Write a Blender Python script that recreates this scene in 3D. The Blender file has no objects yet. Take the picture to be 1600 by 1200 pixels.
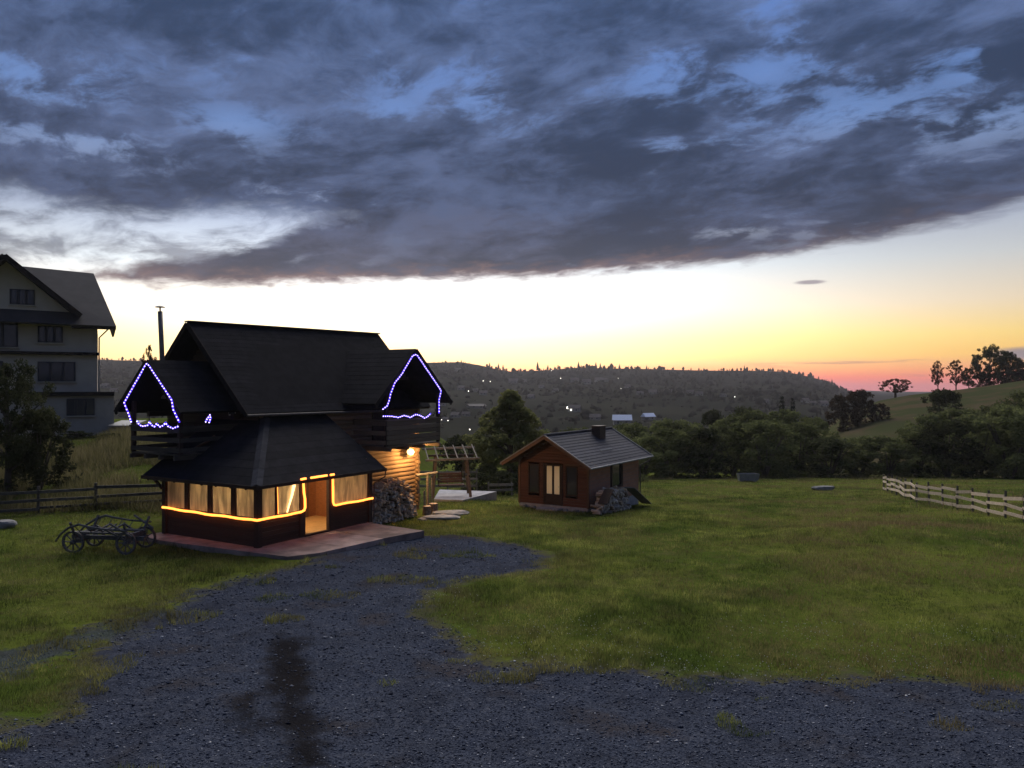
import bpy, bmesh, math, random
import numpy as np
from mathutils import Vector, Matrix, Quaternion

R = math.radians
rnd = random.Random(7)
nrg = np.random.default_rng(11)
sc = bpy.context.scene
COL = sc.collection

# ------------------------------------------------------------------ camera
CAM_H = 5.52
FPX = 1205.0            # focal length in pixels of a 1600 px wide picture
cam = bpy.data.cameras.new('camera')
cam.sensor_width = 36.0
cam.lens = 36.0 * FPX / 1600.0
cam.clip_start = 0.1
cam.clip_end = 20000
camo = bpy.data.objects.new('camera', cam)
COL.objects.link(camo)
camo.location = (0, 0, CAM_H)
camo.rotation_euler = (R(90.1), 0, 0)
sc.camera = camo

# ------------------------------------------------------------------ render / view
sc.render.engine = 'CYCLES'
sc.cycles.use_denoising = True
sc.cycles.max_bounces = 6
sc.cycles.diffuse_bounces = 3
sc.cycles.glossy_bounces = 2
sc.cycles.transmission_bounces = 4
sc.cycles.volume_bounces = 1
sc.cycles.caustics_reflective = False
sc.cycles.caustics_refractive = False
sc.cycles.sample_clamp_indirect = 4.0
sc.view_settings.view_transform = 'Standard'
sc.view_settings.look = 'None'
sc.view_settings.gamma = 1.0
EXPOSURE = 1.2
sc.view_settings.exposure = EXPOSURE
SKYK = 2.0 ** -EXPOSURE

# ------------------------------------------------------------------ world: dusk sky
def lin(r, g, b):
    f = lambda c: (c / 255 / 12.92) if c <= 10 else ((c / 255 + 0.055) / 1.055) ** 2.4
    return (f(r), f(g), f(b), 1.0)

SUN_AZ = R(-7.0)        # where the sun went down, measured from straight ahead, + to the right
world = bpy.data.worlds.new('World')
sc.world = world
world.use_nodes = True
WT = world.node_tree
WT.nodes.clear()

class NT:
    """small helper to write node maths"""
    def __init__(s, tree): s.t = tree
    def n(s, kind, **kw):
        nd = s.t.nodes.new(kind)
        for k, v in kw.items(): setattr(nd, k, v)
        return nd
    def put(s, sock, v):
        if hasattr(v, 'is_output') or isinstance(v, bpy.types.NodeSocket): s.t.links.new(v, sock)
        else: sock.default_value = v
    def m(s, op, a, b=0.0, c=None, clamp=False):
        nd = s.n('ShaderNodeMath', operation=op, use_clamp=clamp)
        s.put(nd.inputs[0], a); s.put(nd.inputs[1], b)
        if c is not None: s.put(nd.inputs[2], c)
        return nd.outputs[0]
    def smooth(s, v, lo, hi, o0=0.0, o1=1.0):
        nd = s.n('ShaderNodeMapRange', interpolation_type='SMOOTHSTEP')
        s.put(nd.inputs['Value'], v); s.put(nd.inputs['From Min'], lo); s.put(nd.inputs['From Max'], hi)
        s.put(nd.inputs['To Min'], o0); s.put(nd.inputs['To Max'], o1)
        return nd.outputs[0]
    def linmap(s, v, lo, hi, o0=0.0, o1=1.0):
        nd = s.n('ShaderNodeMapRange'); nd.clamp = True
        s.put(nd.inputs['Value'], v); s.put(nd.inputs['From Min'], lo); s.put(nd.inputs['From Max'], hi)
        s.put(nd.inputs['To Min'], o0); s.put(nd.inputs['To Max'], o1)
        return nd.outputs[0]
    def mix(s, f, a, b, blend='MIX'):
        nd = s.n('ShaderNodeMix', data_type='RGBA', blend_type=blend)
        s.put(nd.inputs[0], f); s.put(nd.inputs[6], a); s.put(nd.inputs[7], b)
        return nd.outputs[2]
    def scale(s, col, f):
        nd = s.n('ShaderNodeVectorMath', operation='SCALE')
        s.put(nd.inputs[0], col); s.put(nd.inputs['Scale'], f)
        return nd.outputs[0]
    def vadd(s, a, b):
        nd = s.n('ShaderNodeVectorMath', operation='ADD')
        s.put(nd.inputs[0], a); s.put(nd.inputs[1], b)
        return nd.outputs[0]
    def vmul(s, a, b):
        nd = s.n('ShaderNodeVectorMath', operation='MULTIPLY')
        s.put(nd.inputs[0], a); s.put(nd.inputs[1], b)
        return nd.outputs[0]
    def xyz(s, x, y, z):
        nd = s.n('ShaderNodeCombineXYZ')
        s.put(nd.inputs[0], x); s.put(nd.inputs[1], y); s.put(nd.inputs[2], z)
        return nd.outputs[0]
    def noise(s, vec, scale, detail=4, rough=0.5, dist=0.0, color=False, lac=2.0):
        nd = s.n('ShaderNodeTexNoise')
        s.put(nd.inputs['Vector'], vec)
        nd.inputs['Scale'].default_value = scale; nd.inputs['Detail'].default_value = detail
        nd.inputs['Roughness'].default_value = rough; nd.inputs['Distortion'].default_value = dist
        nd.inputs['Lacunarity'].default_value = lac
        return nd.outputs['Color'] if color else nd.outputs['Fac']
    def ramp(s, v, stops, interp='LINEAR'):
        nd = s.n('ShaderNodeValToRGB')
        nd.color_ramp.interpolation = interp
        el = nd.color_ramp.elements
        while len(el) < len(stops): el.new(0.5)
        for e, (p, c) in zip(el, stops):
            e.position = p; e.color = c if len(c) == 4 else (*c, 1)
        s.put(nd.inputs[0], v)
        return nd.outputs[0]
    def curve(s, v, pts):
        nd = s.n('ShaderNodeFloatCurve')
        c = nd.mapping.curves[0]
        while len(c.points) < len(pts): c.points.new(0.5, 0.5)
        for p, (x, y) in zip(c.points, pts): p.location = (x, y); p.handle_type = 'AUTO'
        nd.mapping.update()
        s.put(nd.inputs['Value'], v)
        return nd.outputs[0]

W = NT(WT)
tc = W.n('ShaderNodeTexCoord')
sep = W.n('ShaderNodeSeparateXYZ'); WT.links.new(tc.outputs['Generated'], sep.inputs[0])
dx, dy, dz = sep.outputs
az = W.m('ARCTAN2', dx, dy)                       # bearing, 0 ahead
el = W.m('ARCSINE', dz)                           # height above the horizon
elp = W.m('MAXIMUM', el, 0.0)
def PA(x): return math.atan((x - 800) / FPX)
def PE(x, y): return math.atan((602 - y) / FPX * math.cos(PA(x)))
# --- clear sky of the afterglow
glow = W.m('EXPONENT', W.m('MULTIPLY', W.m('POWER', W.m('DIVIDE', W.m('SUBTRACT', az, SUN_AZ), R(19)), 2.0), -0.5))
clear = W.ramp(W.m('MULTIPLY', elp, 2.0), [
    (0.0, lin(205, 118, 122)), (R(0.55) * 2, lin(240, 116, 84)), (R(1.1) * 2, lin(252, 152, 54)),
    (R(2.0) * 2, lin(255, 192, 58)), (R(3.4) * 2, lin(254, 214, 112)), (R(5.5) * 2, lin(236, 214, 180)),
    (R(8.5) * 2, lin(205, 208, 210)), (R(12) * 2, lin(172, 186, 214)), (R(18) * 2, lin(124, 162, 226)), (R(30) * 2, lin(96, 142, 226)),
    (1.0, lin(60, 92, 165))])
nish = W.n('ShaderNodeTexSky', sky_type='NISHITA', sun_disc=False)
nish.sun_elevation = R(1.0); nish.sun_rotation = SUN_AZ
nish.altitude = 900; nish.air_density = 1.2; nish.dust_density = 1.5
gl_el = W.smooth(el, R(15), R(1), 0.0, 1.0)
lift = W.m('ADD', 0.82, W.m('MULTIPLY', W.m('MULTIPLY', glow, gl_el), 1.75))
east = W.ramp(W.m('MULTIPLY', elp, 2.0), [(0.0, lin(92, 98, 122)), (R(4) * 2, lin(104, 112, 142)), (R(12) * 2, lin(92, 116, 168)), (R(30) * 2, lin(74, 106, 176)), (1.0, lin(58, 88, 160))])
awayness = W.smooth(W.m('ABSOLUTE', W.m('SUBTRACT', az, SUN_AZ)), R(40), R(95))
clear = W.mix(awayness, clear, east)
clear = W.scale(clear, lift)
core = W.m('EXPONENT', W.m('MULTIPLY', W.m('POWER', W.m('DIVIDE', W.m('SUBTRACT', az, R(-9)), R(19.5)), 2.0), -0.5))
core = W.m('MULTIPLY', core, W.m('MULTIPLY', W.smooth(el, R(-0.2), R(2.2)), W.smooth(el, R(14), R(5))))
clear = W.vadd(clear, W.scale((0.50, 0.62, 0.74), core))
clear = W.vadd(clear, W.scale(nish.outputs[0], 0.006))
# --- cloud deck: noise laid out on a level plane above the land
den = W.m('ADD', W.m('MAXIMUM', dz, 0.0), 0.17)
px_ = W.m('DIVIDE', dx, den); py_ = W.m('DIVIDE', dy, den)
# the deck's streets run slightly across the view
plane = W.xyz(W.m('ADD', W.m('MULTIPLY', px_, 0.92), W.m('MULTIPLY', py_, 0.05)),
              W.m('ADD', W.m('MULTIPLY', py_, 0.95), W.m('MULTIPLY', px_, 0.20)), 0.0)
warp = W.noise(plane, 1.4, 4, 0.6, color=True)
planew = W.vadd(plane, W.scale(warp, 0.30))
big = W.noise(W.vadd(plane, (0.6, 4.4, 2.0)), 1.1, 2, 0.5)
mid = W.noise(planew, 3.6, 12, 0.62, 0.12)
fine = W.noise(W.vadd(planew, (7.3, 2.1, 4.0)), 10.0, 10, 0.66, 0.15)
veil = W.noise(W.vadd(planew, (3.1, 9.7, 1.0)), 2.1, 9, 0.60, 0.1)
# lower edge of the bank as an elevation that changes with the bearing
def azn(x): return (PA(x) + R(60)) / R(120)
AZN = W.m('DIVIDE', W.m('ADD', az, R(60)), R(120), clamp=True)
def elcurve(pts): # (x, y) -> elevation / 30 deg
    return W.m('MULTIPLY', W.curve(AZN, [(azn(x), PE(x, y) / R(30)) for x, y in pts]), R(30))
low_edge = elcurve([(-900, 462), (-300, 455), (150, 447), (420, 452), (650, 440), (860, 436), (1050, 422), (1250, 398), (1420, 366), (1540, 336), (1650, 306), (1900, 250), (2300, 200)])
gap_top = elcurve([(-900, 240), (-300, 268), (0, 292), (120, 318), (230, 334), (340, 318), (450, 322), (560, 350), (700, 395), (1000, 420), (2300, 400)])
gap_bot = elcurve([(-900, 440), (-300, 442), (0, 441), (150, 432), (260, 413), (360, 398), (440, 374), (510, 352), (620, 350), (800, 340), (2300, 300)])
edge_n = W.m('ADD', W.m('MULTIPLY', W.m('SUBTRACT', mid, 0.5), R(3.2)), W.m('MULTIPLY', W.m('SUBTRACT', fine, 0.5), R(2.6)))
above = W.smooth(W.m('SUBTRACT', W.m('ADD', el, W.m('MULTIPLY', edge_n, 0.55)), low_edge), R(-0.35), R(0.75))
g1 = W.smooth(W.m('SUBTRACT', gap_top, W.m('ADD', el, edge_n)), R(-0.8), R(1.3))
g2 = W.smooth(W.m('SUBTRACT', W.m('ADD', el, W.m('MULTIPLY', edge_n, 0.6)), gap_bot), R(-0.3), R(0.7))
gap = W.m('MULTIPLY', g1, g2)
wisp = W.smooth(W.noise(W.vadd(planew, (1.7, 5.2, 8.8)), 2.3, 8, 0.62, 0.4), 0.46, 0.64, 0.0, 0.72)
cover = W.m('MULTIPLY', above, W.m('SUBTRACT', 1.0, W.m('MULTIPLY', gap, W.m('SUBTRACT', 1.0, wisp))), clamp=True)
# thin places where blue shows through
thin = W.m('ADD', W.m('MULTIPLY', mid, 0.72), W.m('MULTIPLY', fine, 0.28))
spots = None       # bearings where the deck breaks
for x_, y_, wx_, wy_ in ((740, 140, 9, 3.0), (1040, 115, 5, 3.0), (1190, 112, 4, 1.8), (1040, 236, 6, 1.6), (1250, 70, 5, 3), (1330, 175, 7, 2.5), (1540, 190, 7, 1.6), (620, 168, 3, 1.4), (370, 195, 4, 1.4), (120, 220, 7, 1.4), (330, 20, 5, 4), (1540, 100, 5, 2), (60, 120, 6, 2.4), (520, 300, 5, 1.0), (1150, 365, 4, .6), (1340, 360, 6, .8)):
    a_ = W.m('DIVIDE', W.m('SUBTRACT', az, PA(x_)), R(wx_)); e_ = W.m('DIVIDE', W.m('SUBTRACT', el, PE(x_, y_)), R(wy_))
    g_ = W.m('EXPONENT', W.m('MULTIPLY', W.m('ADD', W.m('MULTIPLY', a_, a_), W.m('MULTIPLY', e_, e_)), -1.0))
    spots = g_ if spots is None else W.m('MAXIMUM', spots, g_)
holes = W.smooth(W.m('ADD', thin, W.m('MULTIPLY', spots, 0.10)), 0.56, 0.655)
holes = W.m('MULTIPLY', holes, W.m('MAXIMUM', W.smooth(big, 0.42, 0.62, 0.10, 0.8), spots))
holes = W.m('MULTIPLY', holes, W.smooth(el, R(9.0), R(14), 0.12, 0.95))
cover = W.m('MULTIPLY', cover, W.m('SUBTRACT', 1.0, W.m('MULTIPLY', holes, 0.78)), clamp=True)
cover = W.m('MULTIPLY', cover, 0.975)
# colour of the cloud itself
tone = W.m('ADD', W.m('ADD', W.m('MULTIPLY', veil, 0.46), W.m('MULTIPLY', mid, 0.36)), W.m('MULTIPLY', fine, 0.18))
tone = W.smooth(tone, 0.42, 0.595)
elw = W.m('ADD', el, W.m('MULTIPLY', edge_n, 1.6))
dark_c = W.ramp(W.m('MULTIPLY', elw, 2.0), [(R(6) * 2, lin(80, 74, 86)), (R(9) * 2, lin(54, 59, 78)), (R(13) * 2, lin(40, 53, 78)), (R(20) * 2, lin(44, 60, 88)), (R(28) * 2, lin(52, 72, 106))])
light_c = W.ramp(W.m('MULTIPLY', elw, 2.0), [(R(6) * 2, lin(126, 106, 108)), (R(9) * 2, lin(90, 90, 110)), (R(13) * 2, lin(82, 96, 130)), (R(20) * 2, lin(92, 110, 150)), (R(28) * 2, lin(98, 122, 170))])
cloud = W.mix(tone, dark_c, light_c)
# afterglow catching the ragged lower fringe
fringe = W.smooth(W.m('SUBTRACT', W.m('ADD', el, W.m('MULTIPLY', edge_n, 1.0)), low_edge), R(1.5), R(-0.1), 0.0, 1.0)
cloud = W.mix(W.m('MULTIPLY', W.m('MULTIPLY', fringe, glow), 0.40), cloud, lin(205, 158, 140))
sky = W.mix(cover, clear, cloud)
# thin bars of cloud low over the land
barv = W.xyz(W.m('MULTIPLY', az, 5.0), W.m('MULTIPLY', el, 95.0), 3.0)
bar = W.smooth(W.noise(barv, 1.0, 4, 0.5), 0.56, 0.66)
barm = W.m('MULTIPLY', bar, W.m('MULTIPLY', W.smooth(el, R(0.2), R(0.6)), W.smooth(el, R(2.6), R(1.2))))
barm = W.m('MULTIPLY', barm, W.smooth(az, R(14), R(24), 0.0, 0.8))
sky = W.mix(barm, sky, lin(158, 106, 112))
def speck(x, y, wx, wy, col, k):
    a = W.m('DIVIDE', W.m('SUBTRACT', az, PA(x)), wx); e = W.m('DIVIDE', W.m('SUBTRACT', W.m('ADD', el, W.m('MULTIPLY', edge_n, 0.05)), PE(x, y)), wy)
    r = W.m('ADD', W.m('MULTIPLY', a, a), W.m('MULTIPLY', e, e))
    return W.mix(W.smooth(r, 1.0, 0.1, 0.0, k), sky, col)
sky = speck(1266, 441, R(1.25), R(0.2), lin(150, 140, 150), 0.8)
sky = speck(1620, 552, R(3.3), R(0.55), lin(128, 122, 138), 0.9)
# below the horizon: ground tone
sky = W.mix(W.smooth(el, R(-0.2), R(-1.5)), sky, (0.02, 0.022, 0.02, 1))
bg = W.n('ShaderNodeBackground'); WT.links.new(sky, bg.inputs[0]); bg.inputs[1].default_value = SKYK
wo = W.n('ShaderNodeOutputWorld'); WT.links.new(bg.outputs[0], wo.inputs[0])

# ------------------------------------------------------------------ sun: the soft last light from the western sky
sun = bpy.data.lights.new('sun', 'SUN')
sun.energy = 1.5
sun.angle = R(55)
sun.color = (1.0, 0.95, 0.90)
suno = bpy.data.objects.new('sun', sun)
COL.objects.link(suno)
sd = Vector((math.sin(SUN_AZ) * math.cos(R(42)), math.cos(SUN_AZ) * math.cos(R(42)), math.sin(R(42))))
suno.rotation_euler = sd.to_track_quat('Z', 'Y').to_euler()
suno.location = (0, 0, 60)

# ------------------------------------------------------------------ materials
MATS = {}
def mat(name, base, var=None, scale=3.0, rough=0.85, bump=0.0, bscale=30.0, stretch=(1, 1, 1), spec=0.3, emit=None, estr=0.0, coords='Object', detail=5):
    if name in MATS: return MATS[name]
    m = bpy.data.materials.new(name); m.use_nodes = True
    T = NT(m.node_tree); bs = m.node_tree.nodes['Principled BSDF']
    bs.inputs['Roughness'].default_value = rough
    bs.inputs['Specular IOR Level'].default_value = spec
    b4 = (*base, 1)
    tcx = T.n('ShaderNodeTexCoord')
    if coords == 'World':
        g = T.n('ShaderNodeNewGeometry'); v = g.outputs['Position']
    else: v = tcx.outputs[coords]
    v = T.vmul(v, stretch)
    if var is not None:
        f = T.smooth(T.noise(v, scale, detail, 0.6, 0.2), 0.32, 0.68)
        oi = T.n('ShaderNodeObjectInfo')
        c = T.mix(f, b4, (*var, 1))
        c = T.scale(c, T.linmap(oi.outputs['Random'], 0, 1, 0.8, 1.2))
        m.node_tree.links.new(c, bs.inputs['Base Color'])
    else: bs.inputs['Base Color'].default_value = b4
    if bump:
        bn = T.n('ShaderNodeBump'); bn.inputs['Strength'].default_value = bump; bn.inputs['Distance'].default_value = 0.02
        m.node_tree.links.new(T.noise(v, bscale, 5, 0.6), bn.inputs['Height'])
        m.node_tree.links.new(bn.outputs[0], bs.inputs['Normal'])
    if emit:
        bs.inputs['Emission Color'].default_value = (*emit, 1); bs.inputs['Emission Strength'].default_value = estr
    MATS[name] = m
    return m

wood_dark = mat('dark_stained_wood', (0.026, 0.014, 0.010), (0.050, 0.027, 0.017), 6, 0.75, 0.4, 14, (1, 1, 6))
wood_boards = mat('dark_boards', (0.040, 0.024, 0.018), (0.070, 0.040, 0.028), 5, 0.7, 0.4, 16, (1, 1, 5))
log_wood = mat('weathered_logs', (0.16, 0.10, 0.06), (0.30, 0.20, 0.12), 5, 0.8, 0.5, 18, (0.6, 3, 3))
balcony_wood = mat('dark_balcony_wood', (0.040, 0.032, 0.026), (0.085, 0.07, 0.058), 6, 0.85, 0.5, 18, (1, 1, 4))
balcony_lamplit = mat('lamplit_balcony_boards', (0.12, 0.085, 0.055), (0.21, 0.155, 0.105), 6, 0.85, 0.5, 18, (1, 1, 4))  # lamplight on the right balcony put into a paler board colour
grey_wood = mat('weathered_grey_wood', (0.15, 0.13, 0.11), (0.28, 0.25, 0.21), 6, 0.9, 0.5, 20, (1, 1, 4))
pale_wood = mat('pale_fence_wood', (0.42, 0.33, 0.24), (0.60, 0.48, 0.36), 4, 0.85, 0.4, 20, (1, 3, 3))
old_fence = mat('old_dark_fence_wood', (0.055, 0.048, 0.04), (0.10, 0.09, 0.075), 4, 0.9, 0.4, 20, (1, 3, 3))
shingle = mat('dark_bitumen_shingle', (0.014, 0.0135, 0.0155), (0.022, 0.021, 0.024), 2.5, 0.95, 0.6, 60, spec=0.06)
shingle_cap = mat('ridge_cap_shingle', (0.026, 0.027, 0.034), (0.038, 0.039, 0.048), 3, 0.9, 0.6, 40, spec=0.1)  # slightly paler shingle tone for the hip caps
red_wood = mat('red_brown_siding', (0.092, 0.035, 0.021), (0.130, 0.050, 0.029), 4, 0.75, 0.35, 16, (1, 1, 8))
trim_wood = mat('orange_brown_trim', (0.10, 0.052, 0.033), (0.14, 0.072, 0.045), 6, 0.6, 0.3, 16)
slate = mat('grey_roof_tile', (0.032, 0.032, 0.044), (0.050, 0.049, 0.064), 4, 0.85, 0.4, 30)
metal_edge = mat('grey_metal_edge', (0.17, 0.165, 0.165), (0.22, 0.215, 0.21), 3, 0.6, spec=0.5)
concrete = mat('concrete', (0.27, 0.26, 0.27), (0.38, 0.37, 0.38), 2.2, 0.95, 0.5, 14)
patio_mat = mat('reddish_concrete_paving', (0.17, 0.125, 0.11), (0.36, 0.265, 0.23), 1.1, 0.95, 0.7, 9, spec=0.1, detail=9)
stone = mat('field_stone', (0.16, 0.155, 0.15), (0.28, 0.27, 0.26), 3, 0.95, 0.7, 10)
plaster = mat('pale_plaster', (0.42, 0.365, 0.295), (0.48, 0.42, 0.345), 0.7, 0.95, 0.3, 20)
plaster_low = mat('pale_grey_plaster', (0.34, 0.30, 0.245), (0.40, 0.355, 0.295), 0.8, 0.95, 0.3, 20)
house_roof = mat('grey_brown_roof_sheet', (0.042, 0.038, 0.038), (0.058, 0.052, 0.051), 1.2, 0.8, 0.4, 24)
frame_dark = mat('dark_window_frame', (0.018, 0.020, 0.028), None, rough=0.5)
trim_dark = mat('dark_eave_boards', (0.020, 0.016, 0.015), (0.032, 0.026, 0.024), 4, 0.95, spec=0.05)
cart_wood = mat('old_cart_wood', (0.06, 0.057, 0.057), (0.15, 0.142, 0.138), 7, 0.9, 0.5, 24, (1, 1, 3))
iron = mat('rusty_iron', (0.05, 0.042, 0.04), (0.09, 0.07, 0.06), 10, 0.7, 0.3, 40, spec=0.5)
fire_end = mat('split_firewood', (0.40, 0.28, 0.18), (0.62, 0.48, 0.33), 9, 0.9, 0.4, 30)
fire_bark = mat('firewood_bark', (0.15, 0.10, 0.065), (0.32, 0.235, 0.16), 9, 0.95, 0.6, 30)
fire_grey = mat('grey_split_firewood', (0.34, 0.29, 0.235), (0.52, 0.45, 0.38), 9, 0.95, 0.5, 30)
bark = mat('tree_bark', (0.055, 0.045, 0.036), (0.11, 0.09, 0.07), 6, 0.95, 0.6, 20)
pipe_metal = mat('stove_pipe_metal', (0.13, 0.105, 0.095), (0.18, 0.145, 0.13), 5, 0.5, spec=0.5)
inner_wood = mat('honey_interior_boards', (0.20, 0.075, 0.024), (0.28, 0.115, 0.04), 6, 0.6, 0.3, 16, (1, 1, 5))
inner_floor = mat('honey_interior_floor', (0.42, 0.27, 0.11), (0.52, 0.34, 0.15), 5, 0.5)
village_wall = mat('village_pale_wall', (0.13, 0.125, 0.12), (0.26, 0.25, 0.235), 0.1, 0.9)
village_roof = mat('village_dull_roof', (0.045, 0.038, 0.038), (0.12, 0.10, 0.10), 0.1, 0.8)
village_bright = mat('village_bluish_white_roof', (0.62, 0.68, 0.80), (0.70, 0.75, 0.86), 0.1, 0.5)

def glass_mat(name, col, rough=0.08, tr=0.0):
    m = bpy.data.materials.new(name); m.use_nodes = True
    b = m.node_tree.nodes['Principled BSDF']
    b.inputs['Base Color'].default_value = (*col, 1); b.inputs['Roughness'].default_value = rough
    b.inputs['Specular IOR Level'].default_value = 0.6
    MATS[name] = m
    return m
dark_glass = glass_mat('dark_window_glass', (0.03, 0.036, 0.045))
def film_mat(name, col, mixf):
    """milky plastic sheet: lets light through, a little shine outside"""
    m = bpy.data.materials.new(name); m.use_nodes = True
    T = NT(m.node_tree); m.node_tree.nodes.clear()
    tl = T.n('ShaderNodeBsdfTranslucent'); df = T.n('ShaderNodeBsdfDiffuse'); gl = T.n('ShaderNodeBsdfGlossy')
    tcx = T.n('ShaderNodeTexCoord')
    g_ = T.n('ShaderNodeNewGeometry'); v = T.vmul(g_.outputs['Position'], (5.0, 5.0, 0.9))
    c = T.mix(T.smooth(T.noise(v, 1.0, 5, 0.6, 0.6), 0.3, 0.7), (*[x * 0.5 for x in col], 1), (*col, 1))
    m.node_tree.links.new(c, tl.inputs[0]); m.node_tree.links.new(c, df.inputs[0])
    gl.inputs[0].default_value = (0.8, 0.8, 0.8, 1); gl.inputs['Roughness'].default_value = 0.12
    m1 = T.n('ShaderNodeMixShader'); m1.inputs[0].default_value = 0.30
    m.node_tree.links.new(tl.outputs[0], m1.inputs[1]); m.node_tree.links.new(df.outputs[0], m1.inputs[2])
    m2 = T.n('ShaderNodeMixShader'); m2.inputs[0].default_value = mixf
    m.node_tree.links.new(m1.outputs[0], m2.inputs[1]); m.node_tree.links.new(gl.outputs[0], m2.inputs[2])
    o = T.n('ShaderNodeOutputMaterial'); m.node_tree.links.new(m2.outputs[0], o.inputs[0])
    return m
film = film_mat('milky_window_film', (0.90, 0.83, 0.66), 0.05)
def emis(name, col, s):
    m = bpy.data.materials.new(name); m.use_nodes = True
    b = m.node_tree.nodes['Principled BSDF']
    b.inputs['Base Color'].default_value = (*[min(1, c) for c in col], 1)
    b.inputs['Emission Color'].default_value = (*col, 1); b.inputs['Emission Strength'].default_value = s
    return m
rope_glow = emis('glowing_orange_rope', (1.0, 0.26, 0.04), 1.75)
streak_glow = emis('glowing_pale_streak', (1.0, 0.58, 0.24), 1.4)  # glow of the streak added in front of the veranda pane
violet_bulb = emis('violet_bulb', (0.52, 0.42, 1.0), 2.8)
violet_halo = emis('violet_halo_sleeve', (0.075, 0.032, 1.0), 0.6)  # wire made to glow, standing for the blue halo around the bulbs
lamp_glow = emis('lamp_bulb_glow', (1.0, 0.60, 0.18), 2.2)
far_lamp_glow = emis('far_lamp_glow', (1.0, 0.93, 0.80), 2.2)
door_glow = emis('lit_curtain_glow', (0.80, 0.62, 0.36), 0.16)
Tg = NT(door_glow.node_tree); tg = Tg.n('ShaderNodeTexCoord'); sg_ = Tg.n('ShaderNodeSeparateXYZ'); door_glow.node_tree.links.new(tg.outputs['Object'], sg_.inputs[0])
fold = Tg.noise(Tg.vmul(tg.outputs['Object'], (1, 16, 0.6)), 1.0, 3, 0.5)
door_glow.node_tree.links.new(Tg.m('MULTIPLY', Tg.linmap(fold, 0.3, 0.7, 0.45, 1.2), Tg.smooth(Tg.m('ABSOLUTE', Tg.m('SUBTRACT', sg_.outputs[2], 1.2)), 1.1, 0.1, 0.015, 0.065)), door_glow.node_tree.nodes['Principled BSDF'].inputs['Emission Strength'])
lamp_inside = emis('inside_lamp_glow', (1.0, 0.72, 0.40), 8.0)

def leaf_mat(name, dark, light, tr=0.25):
    m = bpy.data.materials.new(name); m.use_nodes = True
    T = NT(m.node_tree); m.node_tree.nodes.clear()
    g = T.n('ShaderNodeNewGeometry'); oi = T.n('ShaderNodeObjectInfo')
    f = T.smooth(T.noise(g.outputs['Position'], 0.55, 3, 0.6), 0.35, 0.65)
    f2 = T.m('ADD', T.m('MULTIPLY', f, 0.6), T.m('MULTIPLY', g.outputs['Random Per Island'], 0.4))
    c = T.mix(f2, (*dark, 1), (*light, 1))
    c = T.scale(c, T.linmap(oi.outputs['Random'], 0, 1, 0.75, 1.25))
    df = T.n('ShaderNodeBsdfDiffuse'); tl = T.n('ShaderNodeBsdfTranslucent')
    m.node_tree.links.new(c, df.inputs[0]); m.node_tree.links.new(c, tl.inputs[0])
    mx = T.n('ShaderNodeMixShader'); mx.inputs[0].default_value = tr
    m.node_tree.links.new(df.outputs[0], mx.inputs[1]); m.node_tree.links.new(tl.outputs[0], mx.inputs[2])
    o = T.n('ShaderNodeOutputMaterial'); m.node_tree.links.new(mx.outputs[0], o.inputs[0])
    return m
leaf_willow = leaf_mat('willow_leaves', (0.070, 0.082, 0.034), (0.165, 0.180, 0.072), 0.45)
leaf_tall = leaf_mat('tall_tree_leaves', (0.090, 0.098, 0.038), (0.185, 0.185, 0.070), 0.45)
leaf_dark = leaf_mat('dark_leaves', (0.034, 0.040, 0.020), (0.078, 0.084, 0.038), 0.35)
leaf_brown = leaf_mat('brownish_leaves', (0.040, 0.028, 0.018), (0.075, 0.050, 0.028))
leaf_conifer = leaf_mat('conifer_needles', (0.016, 0.022, 0.015), (0.034, 0.042, 0.026), 0.1)
leaf_far = leaf_mat('far_wood_leaves', (0.009, 0.010, 0.008), (0.017, 0.018, 0.013), 0.1)
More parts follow.
